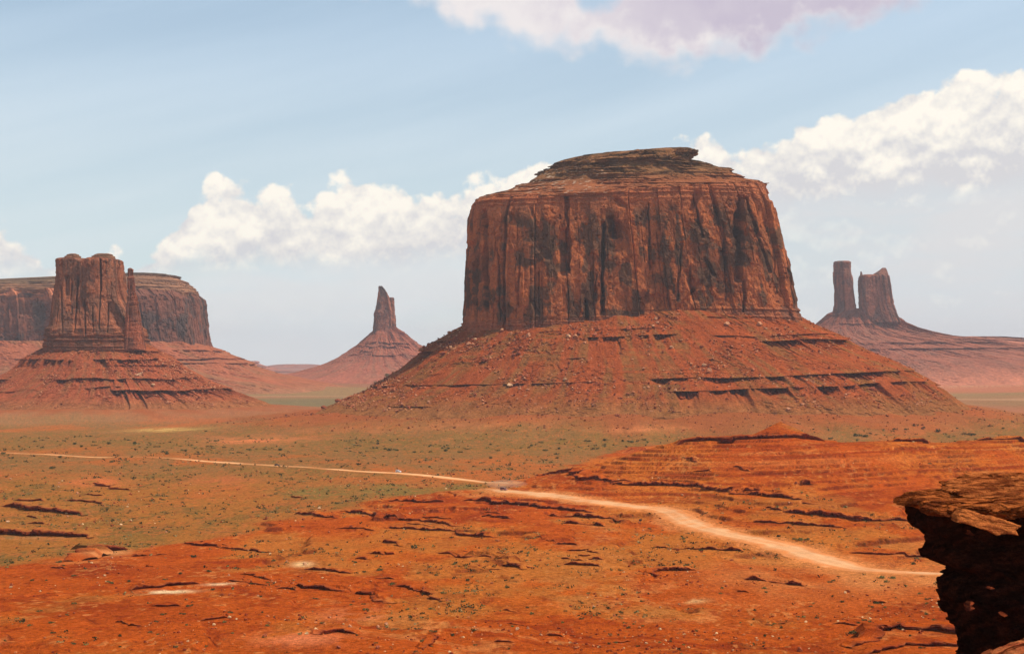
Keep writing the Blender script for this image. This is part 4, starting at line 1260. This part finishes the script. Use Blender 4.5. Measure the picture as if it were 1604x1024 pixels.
def block(name, pts, thick, D, dep, c1, c2, seed, parent, mat, lab=None):
    """a rock slab whose front outline is given; rounded a little and broken up"""
    P = np.array(pts, float)
    cen = P.mean(0)
    n = 26
    ring = []
    for i in range(len(P)):
        a, b = P[i], P[(i + 1) % len(P)]
        ring.append(a + (b - a) * np.linspace(0, 1, n, endpoint=False)[:, None])
    ring = np.vstack(ring)
    k = D / FPX
    V = []
    prof = [(0.0, 0.02), (0.0, 0.5), (0.0, 0.9), (0.06, 0.98), (0.2, 1.0), (0.6, 1.0), (1.0, 0.96), (1.05, 0.5), (1.05, 0.02)]
    for j, (dd, f) in enumerate(prof):
        q = cen + (ring - cen) * f
        x = (q[:, 0] - CX) * k; z = CH - (q[:, 1] - HY) * k; y = D + dd * thick + (q[:, 1] - cen[1]) * -dep * k + 0 * x
        nz = fbm(x / 0.5 + seed, z / 0.14 + j * 0.3, 4, seed) * 0.09 + cells(x / 0.5, z / 0.25, seed + 1)[0] * 0.05
        V.append(np.stack([x, y + nz, z + nz * 0.6], -1))
    V = np.array(V)
    col = cmix(c1, c2, sstep(fbm(V[..., 0] / 1.2, (V[..., 2] + 0.25 * V[..., 0]) / 0.07, 3, seed + 4), -0.3, 0.4))
    base = np.array(parent.location) if parent is not None else np.zeros(3)
    return mesh_np(name, V - base, grid_faces(len(prof), len(ring), True), mat, parent, col, smooth=False)


block('leaning_slab', [(1499, 816), (1504, 807), (1514, 799), (1540, 806), (1565, 812), (1601, 823), (1590, 829), (1592, 837), (1558, 837), (1540, 828)], 0.9, DN - 4.6, 0.8, (0.48, 0.130, 0.032), (0.22, 0.050, 0.014), 760, near, M_NEAR)
for j, pts in enumerate([[(1513, 834), (1520, 831), (1526, 837), (1517, 835)], [(1513, 946), (1520, 942), (1528, 944), (1522, 948), (1526, 952), (1511, 955)], [(1547, 923), (1553, 920), (1559, 922), (1551, 924)], [(1568, 963), (1574, 961), (1579, 963), (1572, 965)]]):
    block('lit_rock_bit', pts, 0.25, DN - 4.6 + 0.25 * (j > 0), 1.5, (0.26, 0.050, 0.016), (0.10, 0.020, 0.010), 770 + j, near, M_NEAR)  # small sunlit bits of the dark face, their light put into a paler colour

# red mound at the rock's foot, close to the viewpoint
md = empty('rock_mound', ((1640 - CX) / FPX * 50, 50, 66), 'rounded orange rock mound under the outcrop at the bottom right corner', 'rock mound')
slab([(1001, 1622, 1680), (1004, 1600, 1720), (1009, 1580, 1760), (1018, 1556, 1800), (1032, 1535, 1850), (1100, 1500, 1900), (1300, 1460, 2000)], 50.0, 420, 200, 0.45, 2.1, 780, 'rock_body', M_NEAR, (0.50, 0.14, 0.045), (0.34, 0.07, 0.025), md, rough=0.06, st=0.03)

# ------------------------------------------------------------------ boulders
rng = np.random.default_rng(11)
_ico = None
def ico():
    global _ico
    if _ico is None:
        t = (1 + 5 ** 0.5) / 2
        v = np.array([(-1, t, 0), (1, t, 0), (-1, -t, 0), (1, -t, 0), (0, -1, t), (0, 1, t), (0, -1, -t), (0, 1, -t), (t, 0, -1), (t, 0, 1), (-t, 0, -1), (-t, 0, 1)], float)
        v /= np.linalg.norm(v[0])
        f = np.array([(0, 11, 5), (0, 5, 1), (0, 1, 7), (0, 7, 10), (0, 10, 11), (1, 5, 9), (5, 11, 4), (11, 10, 2), (10, 7, 6), (7, 1, 8), (3, 9, 4), (3, 4, 2), (3, 2, 6), (3, 6, 8), (3, 8, 9), (4, 9, 5), (2, 4, 11), (6, 2, 10), (8, 6, 7), (9, 8, 1)])
        _ico = (v, f)
    return _ico


def subdiv(v, f):
    e = {}; nv = list(map(tuple, v)); nf = []
    def mid(a, b):
        k = (min(a, b), max(a, b))
        if k not in e:
            m = (np.array(nv[a]) + np.array(nv[b])) / 2; m /= np.linalg.norm(m)
            e[k] = len(nv); nv.append(tuple(m))
        return e[k]
    for a, b, c in f:
        x, y, z = mid(a, b), mid(b, c), mid(c, a)
        nf += [(a, x, z), (b, y, x), (c, z, y), (x, y, z)]
    return np.array(nv), np.array(nf)


def boulder_mesh(seed, c):
    v, f = subdiv(*ico()); v, f = subdiv(v, f)
    r = np.random.default_rng(seed)
    # chop with random planes for angular faces
    for _ in range(11):
        n = r.normal(size=3); n /= np.linalg.norm(n); dlt = r.uniform(0.5, 0.85)
        q = v @ n
        v = v - np.maximum(q - dlt, 0)[:, None] * n
    v = v * np.array([1.0, r.uniform(0.7, 1.0), r.uniform(0.6, 0.9)])
    v = v + 0.04 * r.normal(size=v.shape)
    col = np.ones((len(v), 3)) * np.array(c) * (1 + 0.15 * r.normal(size=(len(v), 1)))
    me = mesh_np('boulder', v, f, M_BOULDER, cols=np.clip(col, 0.01, 1), smooth=False)
    data = me.data
    bpy.data.objects.remove(me)
    return data


BM = [boulder_mesh(900 + i, c) for i, c in enumerate([(0.45, 0.14, 0.06), (0.40, 0.105, 0.045), (0.34, 0.09, 0.045), (0.56, 0.24, 0.12), (0.30, 0.075, 0.035), (0.62, 0.34, 0.18)])]


def put_boulder(x, y, z, size, label, group, kind=None):
    k = int(rng.integers(0, len(BM))) if kind is None else kind
    o = bpy.data.objects.new('boulder', BM[k])
    COL.objects.link(o)
    o.location = (x, y, z + size * 0.22)
    o.scale = (size * 0.5 * rng.uniform(0.85, 1.3), size * 0.5 * rng.uniform(0.8, 1.1), size * 0.5 * rng.uniform(0.75, 1.1))
    o.rotation_euler = (rng.uniform(-.3, .3), rng.uniform(-.3, .3), rng.uniform(0, 6.28))
    tag(o, label, 'boulder', group)
    return o


def scatter_stuff(name, mat, pts, sizes, cols, kind='rock'):
    v0, f0 = ico()
    n = len(pts)
    jit = 1 + 0.28 * rng.normal(size=(n, len(v0), 1))
    rot = rng.uniform(0, 6.28, n)
    V = v0[None] * jit * np.array([1, 0.9, 0.7])[None, None]
    c, s_ = np.cos(rot)[:, None], np.sin(rot)[:, None]
    Vx = V[..., 0] * c - V[..., 1] * s_; Vy = V[..., 0] * s_ + V[..., 1] * c
    V = np.stack([Vx, Vy, V[..., 2]], -1) * (sizes * 0.5)[:, None, None] + pts[:, None, :]
    V[..., 2] += sizes[:, None] * 0.15
    F = f0[None] + (np.arange(n) * len(v0))[:, None, None]
    C = np.repeat(cols[:, None, :], len(v0), 1)
    return mesh_np(name, V.reshape(-1, 3), F.reshape(-1, 3), mat, cols=C.reshape(-1, 3), smooth=False)


MREG = [(0, 760, 0, 560, 'reddish boulder on the upper left shoulder of the great butte talus'),
        (0, 760, 560, 999, 'reddish boulder on the lower left end of the great butte talus'),
        (760, 985, 0, 560, 'tumbled boulder under the left half of the great butte cliff'),
        (760, 985, 560, 999, 'tumbled boulder low on the left half of the great butte talus'),
        (985, 1200, 0, 560, 'tumbled boulder under the right half of the great butte cliff'),
        (985, 1200, 560, 999, 'tumbled boulder low on the right half of the great butte talus'),
        (1200, 2000, 0, 560, 'reddish boulder on the upper right shoulder of the great butte talus'),
        (1200, 2000, 560, 999, 'reddish boulder on the lower right end of the great butte talus')]
rub_p, rub_s, rub_c = [], [], []
for name, V, k in ROCKS:
    n = len(V)
    V = V[V[:, 2] > base_z(V[:, 0], V[:, 1]) + 1.5]
    n = len(V)
    u, w = pix(V[:, 0], V[:, 1], V[:, 2])
    dens = sstep(fbm(u / 45, w / 26, 3, 950), -0.05, 0.35) + 0.10
    dens *= (1 / (1 + 0))
    p = dens / dens.sum()
    nb = 130 if name == 'merrick' else 55
    idx = rng.choice(n, nb, p=p, replace=False)
    for i in idx:
        sz = (3.6 + 6.4 * rng.random() ** 2.2) * (1.0 if name == 'merrick' else 0.95)
        if name == 'merrick':
            lab = next(l for a, b, c_, d_, l in MREG if a <= u[i] < b and c_ <= w[i] < d_)
            g = 'boulders fallen on the slopes of the great butte'
        else:
            lab = 'boulder on the left part of the thumb butte talus' if u[i] < 140 else ('boulder high on the right part of the thumb butte talus' if w[i] < 600 else 'boulder low on the right part of the thumb butte talus')
            g = 'boulders fallen on the slopes of the thumb butte'
        put_boulder(*V[i], sz, lab, g)
    m = 5200 if name == 'merrick' else 2200
    idx = rng.choice(n, m, p=p, replace=False)
    rub_p.append(V[idx] + rng.normal(size=(m, 3)) * [1.5, 1.5, 0.1]); rub_s.append(1.4 + 2.8 * rng.random(m) ** 2.5)
    base = np.array([(0.46, 0.15, 0.06), (0.36, 0.09, 0.04), (0.20, 0.045, 0.022), (0.60, 0.25, 0.12)])
    rub_c.append(base[rng.integers(0, 4, m)])
# debris spread on the ground at the foot of the great butte
m = 1500
aa = rng.uniform(-PI * 0.98, -PI * 0.02, m); rr_ = 440 + 170 * rng.random(m) ** 2.0
XX, YY = 175 + rr_ * np.cos(aa), 2100 + 0.80 * rr_ * np.sin(aa)
rub_p.append(np.stack([XX, YY, land(XX, YY)], -1)); rub_s.append(1.2 + 2.6 * rng.random(m) ** 3)
rub_c.append(np.array([(0.44, 0.14, 0.055), (0.18, 0.05, 0.022), (0.30, 0.08, 0.03)])[rng.integers(0, 3, m)])
# loose stones over the flats
m = 13000
uu = rng.uniform(-40, 1640, m); DD = np.exp(rng.uniform(math.log(310), math.log(1150), m))
XX = (uu - CX) / FPX * DD
ok = (sstep(fbm(XX / 30, DD / 40, 3, 960), 0.0, 0.45) > rng.random(m) * 0.95) & (road_dist(XX, DD) > 1)
XX, DD = XX[ok], DD[ok]
ZZ = land(XX, DD)
rub_p.append(np.stack([XX, DD, ZZ], -1)); rub_s.append((0.30 + 0.75 * rng.random(len(XX)) ** 2.5) * (0.6 + DD / 800))
base = np.array([(0.50, 0.15, 0.05), (0.22, 0.035, 0.015), (0.70, 0.42, 0.20), (0.30, 0.06, 0.02)])
rub_c.append(base[rng.choice(4, len(XX), p=[0.34, 0.28, 0.12, 0.26])])
o = scatter_stuff('rubble', M_BOULDER, np.vstack(rub_p), np.concatenate(rub_s), np.vstack(rub_c))
tag(o, 'loose red rubble strewn over the talus slopes and flats', 'rubble', kind='stuff')

# single rocks one can point to
SPECIAL = [(508, 641, 11, 4, 'dark blocky rock standing alone on the plain between the two nearest buttes'),
           (827, 985, 6, 3, 'pale topped stone, right one of the pair at bottom centre'), (810, 987, 8, 5, 'pale flat stone, left one of the pair at bottom centre'),
           (500, 797, 6, 5, 'small white boulder on the green plain above the bare red slope'), (478, 885, 9, 5, 'pale cream boulder at the end of the short red ledge'),
           (548, 983, 8, 3, 'dark edged boulder beside the round red ledge'), (592, 1016, 9, 2, 'brown boulder at the bottom edge left of centre'),
           (530, 1015, 9, 2, 'dark boulder at the bottom edge under the round red ledge'), (592, 982, 7, 3, 'pale boulder, left of the small cluster at bottom left centre'),
           (605, 978, 7, 3, 'pale boulder, right of the small cluster at bottom left centre'), (1252, 1020, 11, 1, 'red boulder at the bottom edge right of centre'),
           (1158, 958, 5, 4, 'small dark stone alone on the orange flat at lower right centre'), (415, 996, 7, 1, 'red stone in the sandy wash at bottom left'),
           (967, 652, 8, 2, 'boulder at the foot of the great butte, below its centre'), (18, 917, 6, 1, 'small red stone at the left edge of the lower flats'),
           (12, 818, 6, 5, 'white stone between the two shadowed ledges at the left edge'), (733, 838, 5, 4, 'dark stone high on the bare red slope'),
           (663, 925, 5, 1, 'small red stone beside the curved ledge'), (907, 524, 9, 4, 'large dark boulder high under the centre of the great butte cliff')]
for (px, py, sp, kind, lab) in SPECIAL:
    if py < 630:
        V = ROCKS[0][1]; u, w = pix(V[:, 0], V[:, 1], V[:, 2]); i = np.argmin((u - px) ** 2 + (w - py) ** 2)
        x, y, z = V[i]
    else:
        x, y = find_land(px, py); z = land1(x, y)
    put_boulder(x, y, z, sp * y / FPX * 1.05, lab, None, kind)
# scattered mid-sized rocks of the flats
FREG = [(0, 480, 'small rock on the scrubby flats at lower left'), (480, 900, 'small rock on the bare ground at lower centre'), (900, 1700, 'small rock on the orange ground at lower right')]
for i in range(75):
    px = rng.uniform(5, 1440); py = rng.uniform(745, 1018)
    x, y = find_land(px, py)
    if road_dist(np.array([x]), np.array([y]))[0] < 2: continue
    lab = next(l for a, b, l in FREG if a <= px < b)
    put_boulder(x, y, land1(x, y), rng.uniform(3.0, 5.5) * y / FPX, lab, 'small rocks scattered over the flats')

# ------------------------------------------------------------------ desert shrubs
def shrub_mesh(seed, c, tall=0.8, n=150):
    r = np.random.default_rng(seed)
    V, F, C = [], [], []
    lob = r.normal(size=(5, 3)) * [0.28, 0.28, 0.12]
    for i in range(n):
        l = lob[r.integers(0, 5)]
        d = r.normal(size=3); d /= np.linalg.norm(d)
        p = l + d * r.uniform(0.18, 0.42) * [1, 1, 0.8]
        p[2] = abs(p[2] + 0.35) * tall
        a = r.normal(size=3); a /= np.linalg.norm(a); b = np.cross(a, r.normal(size=3)); b /= np.linalg.norm(b)
        s = r.uniform(0.07, 0.14)
        k = len(V)
        V += [p - a * s, p + b * s * 0.6, p + a * s, p - b * s * 0.6]
        F.append((k, k + 1, k + 2, k + 3))
        t = r.uniform(0.6, 1.4)
        C += [np.array(c) * t] * 4
    o = mesh_np('shrub', np.array(V), np.array(F), M_SHRUB, cols=np.array(C), smooth=False)
    me = o.data
    bpy.data.objects.remove(o)
    return me


SM = [shrub_mesh(1 + i, c, t) for i, (c, t) in enumerate([((0.050, 0.060, 0.024), 1.0), ((0.070, 0.080, 0.030), 0.8), ((0.060, 0.055, 0.022), 0.9), ((0.15, 0.15, 0.050), 0.7), ((0.11, 0.10, 0.035), 0.7)])]


def put_shrub(px, py, spx, label, group, kinds):
    x, y = find_land(px, py)
    if abs(y - 3000) < 30 or road_dist(np.array([x]), np.array([y]))[0] < 0.5:
        return
    o = bpy.data.objects.new('shrub', SM[int(rng.choice(kinds))])
    COL.objects.link(o)
    s = spx * y / FPX
    o.location = (x, y, land1(x, y) - 0.05 * s)
    o.scale = (s * rng.uniform(0.9, 1.25), s, s * rng.uniform(0.75, 1.0))
    o.rotation_euler = (0, 0, rng.uniform(0, 6.28))
    tag(o, label, 'shrub', group)


G1 = 'dark junipers of the green belt across the plain'
for (px, py, s) in [(141, 684, 6), (212, 696, 7), (93, 717, 6), (337, 691, 5), (55, 692, 5), (170, 696, 6), (148, 698, 5), (250, 700, 5), (290, 706, 6), (262, 712, 7), (310, 712, 5), (389, 684, 4), (323, 676, 4), (392, 705, 5), (440, 706, 6), (174, 724, 6), (5, 711, 7), (20, 718, 6), (52, 715, 5), (80, 734, 7), (514, 722, 5), (560, 728, 6), (30, 700, 4), (66, 690, 4), (116, 696, 5), (128, 700, 5), (200, 690, 5), (235, 697, 4), (330, 700, 6), (300, 698, 5)]:
    put_shrub(px, py, s, 'dark green juniper bush near the far dirt road on the left plain', G1, [0, 1, 2])
for (px, py, s) in [(622, 706, 6), (611, 706, 7), (603, 704, 6), (699, 707, 6), (702, 703, 5), (852, 706, 7), (930, 704, 7), (883, 689, 5), (946, 691, 6), (922, 692, 6), (872, 718, 5), (561, 722, 4), (528, 707, 4), (548, 707, 4), (590, 702, 6), (560, 698, 5), (648, 709, 5), (692, 702, 4), (722, 709, 6), (768, 718, 5), (779, 706, 4), (833, 699, 6), (848, 694, 5), (876, 704, 6), (948, 697, 5), (975, 692, 5), (990, 693, 7), (768, 697, 4), (732, 704, 4), (672, 700, 4), (1010, 690, 5)]:
    put_shrub(px, py, s, 'dark green juniper bush on the plain below the great butte, left of the red ridge', G1, [0, 1, 2])
for (px, py, s) in [(1402, 673, 6), (1432, 668, 6), (1470, 677, 9), (1518, 682, 8), (1355, 684, 10), (1418, 673, 5), (1340, 684, 7), (1448, 671, 5), (1500, 672, 4), (1550, 668, 4), (1572, 672, 4), (1362, 680, 5), (1526, 681, 6), (1250, 664, 4), (1574, 645, 3), (1534, 658, 3), (1300, 688, 6), (1586, 661, 4)]:
    put_shrub(px, py, s, 'dark green juniper bush on the plain seen behind the crest of the red ridge', G1, [0, 1, 2])
G2 = 'low bushes on the near flats'
NEARB = [(1382, 906, 10), (1399, 906, 9), (1431, 884, 7), (1254, 846, 9), (1264, 846, 8), (1244, 845, 6), (1388, 912, 7), (1300, 912, 6), (1305, 910, 6), (1440, 930, 6), (1372, 945, 8), (1200, 928, 5), (1335, 995, 11), (1270, 950, 5), (1362, 976, 5)]
for (px, py, s) in NEARB:
    put_shrub(px, py, s, 'olive desert bush on the sandy flat just right of the lower road', G2, [1, 3, 4])
REG = [((0, 480), (735, 835), 34, (2.5, 4.5), 'tiny dark bush on the left plain below the far road', [0, 2, 4]),
       ((0, 450), (870, 1015), 44, (4, 8), 'low olive bush on the scrubby flats at lower left', [0, 1, 3, 4]),
       ((450, 800), (880, 1015), 34, (4, 8), 'low olive bush among red ledges at bottom centre left', [0, 1, 3, 4]),
       ((800, 1130), (840, 1015), 28, (4, 7), 'low olive bush on the orange flats at bottom centre right', [0, 1, 3]),
       ((1130, 1480), (915, 1015), 30, (4, 7), 'low olive bush on the orange flats at lower right', [0, 1, 3])]
for (xr, yr, n, sr, lab, kinds) in REG:
    for _ in range(n):
        put_shrub(rng.uniform(*xr), rng.uniform(*yr), rng.uniform(*sr), lab, G2, kinds)
# countless small tufts
m = 48000
uu = rng.uniform(-40, 1640, m); DD = np.exp(rng.uniform(math.log(315), math.log(1680), m))
XX = (uu - CX) / FPX * DD
red = red_mask(XX, DD)
f1 = fbm(XX / 90, DD / 160, 4, 61); f2 = fbm(XX / 28, DD / 50, 4, 62); f3 = fbm(XX / 7, DD / 12, 3, 64)
want = np.where(red > 0.5, sstep(f1 * 0.7 + f2 * 0.6 + 0.4 * f3, 0.05, 0.35) * 0.55 * sstep(DD, 860, 760) + 0.02, 0.45 + 0.8 * f2)
want = want * (0.15 + 1.5 * sstep(fbm(XX / 14, DD / 22, 3, 68), -0.15, 0.4))
ok = (want > rng.random(m)) & (road_dist(XX, DD) > 1.0)
XX, DD, red = XX[ok], DD[ok], red[ok]
ZZ = land(XX, DD)
n = len(XX)
sz = (0.35 + 1.5 * rng.random(n) ** 3) * (0.40 + DD / 1100)
gc = np.array([(0.10, 0.085, 0.030), (0.15, 0.125, 0.040), (0.070, 0.055, 0.022), (0.26, 0.19, 0.075), (0.05, 0.045, 0.020)])[rng.integers(0, 5, n)]
tv, tf, tcc = [], [], []
off = rng.normal(size=(n, 9, 3)) * [0.35, 0.35, 0.0]
off[..., 2] = rng.random((n, 9)) * 0.55
ax = rng.normal(size=(n, 9, 3)); ax /= np.linalg.norm(ax, axis=-1, keepdims=True)
bx_ = np.cross(ax, rng.normal(size=(n, 9, 3))); bx_ /= np.linalg.norm(bx_, axis=-1, keepdims=True)
cen = np.stack([XX, DD, ZZ], -1)[:, None, :] + off * sz[:, None, None]
r_ = sz[:, None, None] * 0.24
Vt = np.stack([cen - ax * r_, cen + bx_ * r_, cen + ax * r_, cen - bx_ * r_], 2)
Ft = np.arange(n * 9 * 4).reshape(-1, 4)
Ct = np.repeat(np.repeat(gc[:, None, None, :], 9, 1), 4, 2)
o = mesh_np('desert_scrub', Vt.reshape(-1, 3), Ft, M_SHRUB, cols=Ct.reshape(-1, 3), smooth=False)
tag(o, 'sparse olive scrub and dry tufts dotting the desert floor', 'scrub', kind='stuff')

# ------------------------------------------------------------------ vehicles
M_GLASS = flat_mat('car_glass', (0.03, 0.028, 0.026), 0.3, 0, 0.25)
M_TYRE = flat_mat('tyre_rubber', (0.025, 0.024, 0.023), 0.9)
M_RIM = flat_mat('wheel_rim', (0.35, 0.35, 0.36), 0.4, 0.7)


def prism(name, prof, w, mat, parent, inset=0.0, smooth=False, y0=0.0):
    """side profile (x,z) pulled across the width; the upper points lean in"""
    P = np.array(prof, float)
    zmax = P[:, 1].max(); zm = P[:, 1].min()
    V = []
    for sgn in (-1, 1):
        for x, z in P:
            t = (z - zm) / (zmax - zm)
            V.append((x, y0 + sgn * (w / 2 - inset * max(0, t - 0.5) * 2), z))
    n = len(P)
    me = bpy.data.meshes.new(name)
    F = [tuple(range(n)), tuple(range(2 * n - 1, n - 1, -1))] + [(i, i + n, (i + 1) % n + n, (i + 1) % n) for i in range(n)]
    me.from_pydata(V, [], F)
    me.materials.append(mat)
    o = bpy.data.objects.new(name, me); COL.objects.link(o); o.parent = parent
    bv = o.modifiers.new('bevel', 'BEVEL'); bv.width = 0.05; bv.segments = 2
    return o


def wheel(parent, x, y):
    V, F = [], []
    n = 20
    for (yy_, r) in [(-0.11, 0.2), (-0.12, 0.33), (-0.09, 0.36), (0.09, 0.36), (0.12, 0.33), (0.11, 0.2)]:
        for i in range(n):
            a = 2 * PI * i / n
            V.append((r * math.cos(a), yy_, r * math.sin(a)))
    F = grid_faces(6, n, True)
    t = mesh_np('wheel', np.array(V), F, M_TYRE, parent, smooth=True, loc=(x, y, 0.36))
    V = []
    for (yy_, r) in [(-0.07, 0.02), (-0.085, 0.2), (0.085, 0.2), (0.07, 0.02)]:
        for i in range(n):
            a = 2 * PI * i / n
            V.append((r * math.cos(a), yy_, r * math.sin(a)))
    mesh_np('rim', np.array(V), grid_faces(4, n, True), M_RIM, t, smooth=True)


def car(px, py, heading, col, label, van=False):
    x, y = find(px, py)
    z = float(base_z(np.array([x]), np.array([y]))[0] + 0.8 * fbm(np.array([x]) / 70, np.array([y]) / 110, 2, 1)[0]) + 0.24
    e = empty('car', (x, y, z), label, 'car', None, heading)
    pm = flat_mat('car_paint', col, 0.55, 0.0, 0.25)
    if van:
        body = [(-2.35, 0.35), (2.3, 0.35), (2.4, 0.65), (2.3, 1.0), (1.45, 1.15), (1.0, 1.15), (-2.35, 1.15)]
        cab = [(-2.3, 1.14), (1.3, 1.14), (0.7, 1.85), (0.45, 1.95), (-2.2, 1.95)]
        win = [(-2.0, 1.22), (1.0, 1.22), (0.62, 1.72), (-1.95, 1.72)]
        ws = [(0.75, 1.2), (1.36, 1.17), (0.78, 1.84), (0.3, 1.84)]
    else:
        body = [(-2.2, 0.35), (2.2, 0.35), (2.3, 0.6), (2.2, 0.9), (1.2, 1.02), (-2.1, 1.05), (-2.25, 0.7)]
        cab = [(-1.95, 1.03), (1.05, 1.0), (0.35, 1.55), (0.1, 1.62), (-1.4, 1.62), (-1.75, 1.5)]
        win = [(-1.7, 1.08), (0.75, 1.08), (0.28, 1.48), (-1.5, 1.48)]
        ws = [(0.5, 1.06), (1.1, 1.03), (0.42, 1.54), (0.0, 1.54)]
    prism('body', body, 1.85, pm, e, 0.06)
    prism('cabin', cab, 1.70, pm, e, 0.16)
    prism('window', win, 0.02, M_GLASS, e, y0=-0.83); prism('window', win, 0.02, M_GLASS, e, y0=0.83)
    prism('windscreen', ws, 1.36, M_GLASS, e, 0.05)
    for sx in (-1.4, 1.4):
        for sy in (-0.82, 0.82):
            wheel(e, sx, sy)
    for sy in (-0.65, 0.65):
        o = prism('headlight', [(2.2, 0.68), (2.36, 0.68), (2.32, 0.84), (2.2, 0.84)], 0.28, M_RIM, e, y0=sy)
    return e


WH = car(624, 740, R(-35), (0.80, 0.80, 0.78), 'white van driving on the far dirt road', True)
car(434, 730.5, R(8), (0.035, 0.02, 0.02), 'dark car on the far dirt road at left, left of the white van')
DC = car(789, 769, R(-30), (0.32, 0.12, 0.10), 'dull red car trailing dust where the dirt road reappears', True)

# dust behind the red car
dm = bpy.data.materials.new('dust'); dm.use_nodes = True
T = NT(dm.node_tree)
out = T.n('ShaderNodeOutputMaterial'); pv = T.n('ShaderNodeVolumePrincipled')
pv.inputs['Color'].default_value = (0.85, 0.62, 0.42, 1); pv.inputs['Density'].default_value = 0.035
T.t.links.new(pv.outputs[0], out.inputs['Volume'])
v, f = subdiv(*ico()); v, f = subdiv(v, f)
v = v * [13, 7, 3.2] * (1 + 0.18 * fbm(v[:, 0] * 2, v[:, 1] * 2 + v[:, 2] * 3, 3, 7))[:, None]
dl = DC.location
o = mesh_np('dust_cloud', v, f, dm, smooth=True, loc=(dl.x + 2, dl.y + 14, dl.z + 2.6))
tag(o, 'thin tan dust cloud hanging behind the dull red car', 'dust', kind='stuff')

# little sign on a post beside the road
sx, sy = find_land(1003, 822)
sg = empty('sign_post', (sx, sy, land1(sx, sy)), 'tiny dark sign on a thin post beside the road bend', 'sign')
M_WOOD = flat_mat('dark_wood', (0.09, 0.05, 0.03), 0.9)
prism('post', [(-0.09, -0.3), (0.09, -0.3), (0.09, 3.3), (-0.09, 3.3)], 0.18, M_WOOD, sg)
prism('sign_board', [(-0.75, 2.2), (0.75, 2.2), (0.75, 3.1), (-0.75, 3.1)], 0.08, M_WOOD, sg, y0=-0.14)

# ------------------------------------------------------------------ haze
hm = bpy.data.materials.new('haze_air'); hm.use_nodes = True
T = NT(hm.node_tree)
out = T.n('ShaderNodeOutputMaterial'); pv = T.n('ShaderNodeVolumePrincipled')
pv.inputs['Color'].default_value = (0.88, 0.87, 0.92, 1)
pv.inputs['Density'].default_value = 0.000033
pv.inputs['Anisotropy'].default_value = 0.0
T.t.links.new(pv.outputs[0], out.inputs['Volume'])
hx, hy0, hy1, hz0, hz1 = 32000.0, -300.0, 23000.0, -60.0, 560.0
v = [(-hx, hy0, hz0), (hx, hy0, hz0), (hx, hy1, hz0), (-hx, hy1, hz0), (-hx, hy0, hz1), (hx, hy0, hz1), (hx, hy1, hz1), (-hx, hy1, hz1)]
f = [(0, 3, 2, 1), (4, 5, 6, 7), (0, 1, 5, 4), (1, 2, 6, 5), (2, 3, 7, 6), (3, 0, 4, 7)]
o = mesh_np('haze', np.array(v), np.array(f), hm, smooth=False)
tag(o, 'thin blue air haze over the valley', 'haze', kind='stuff')
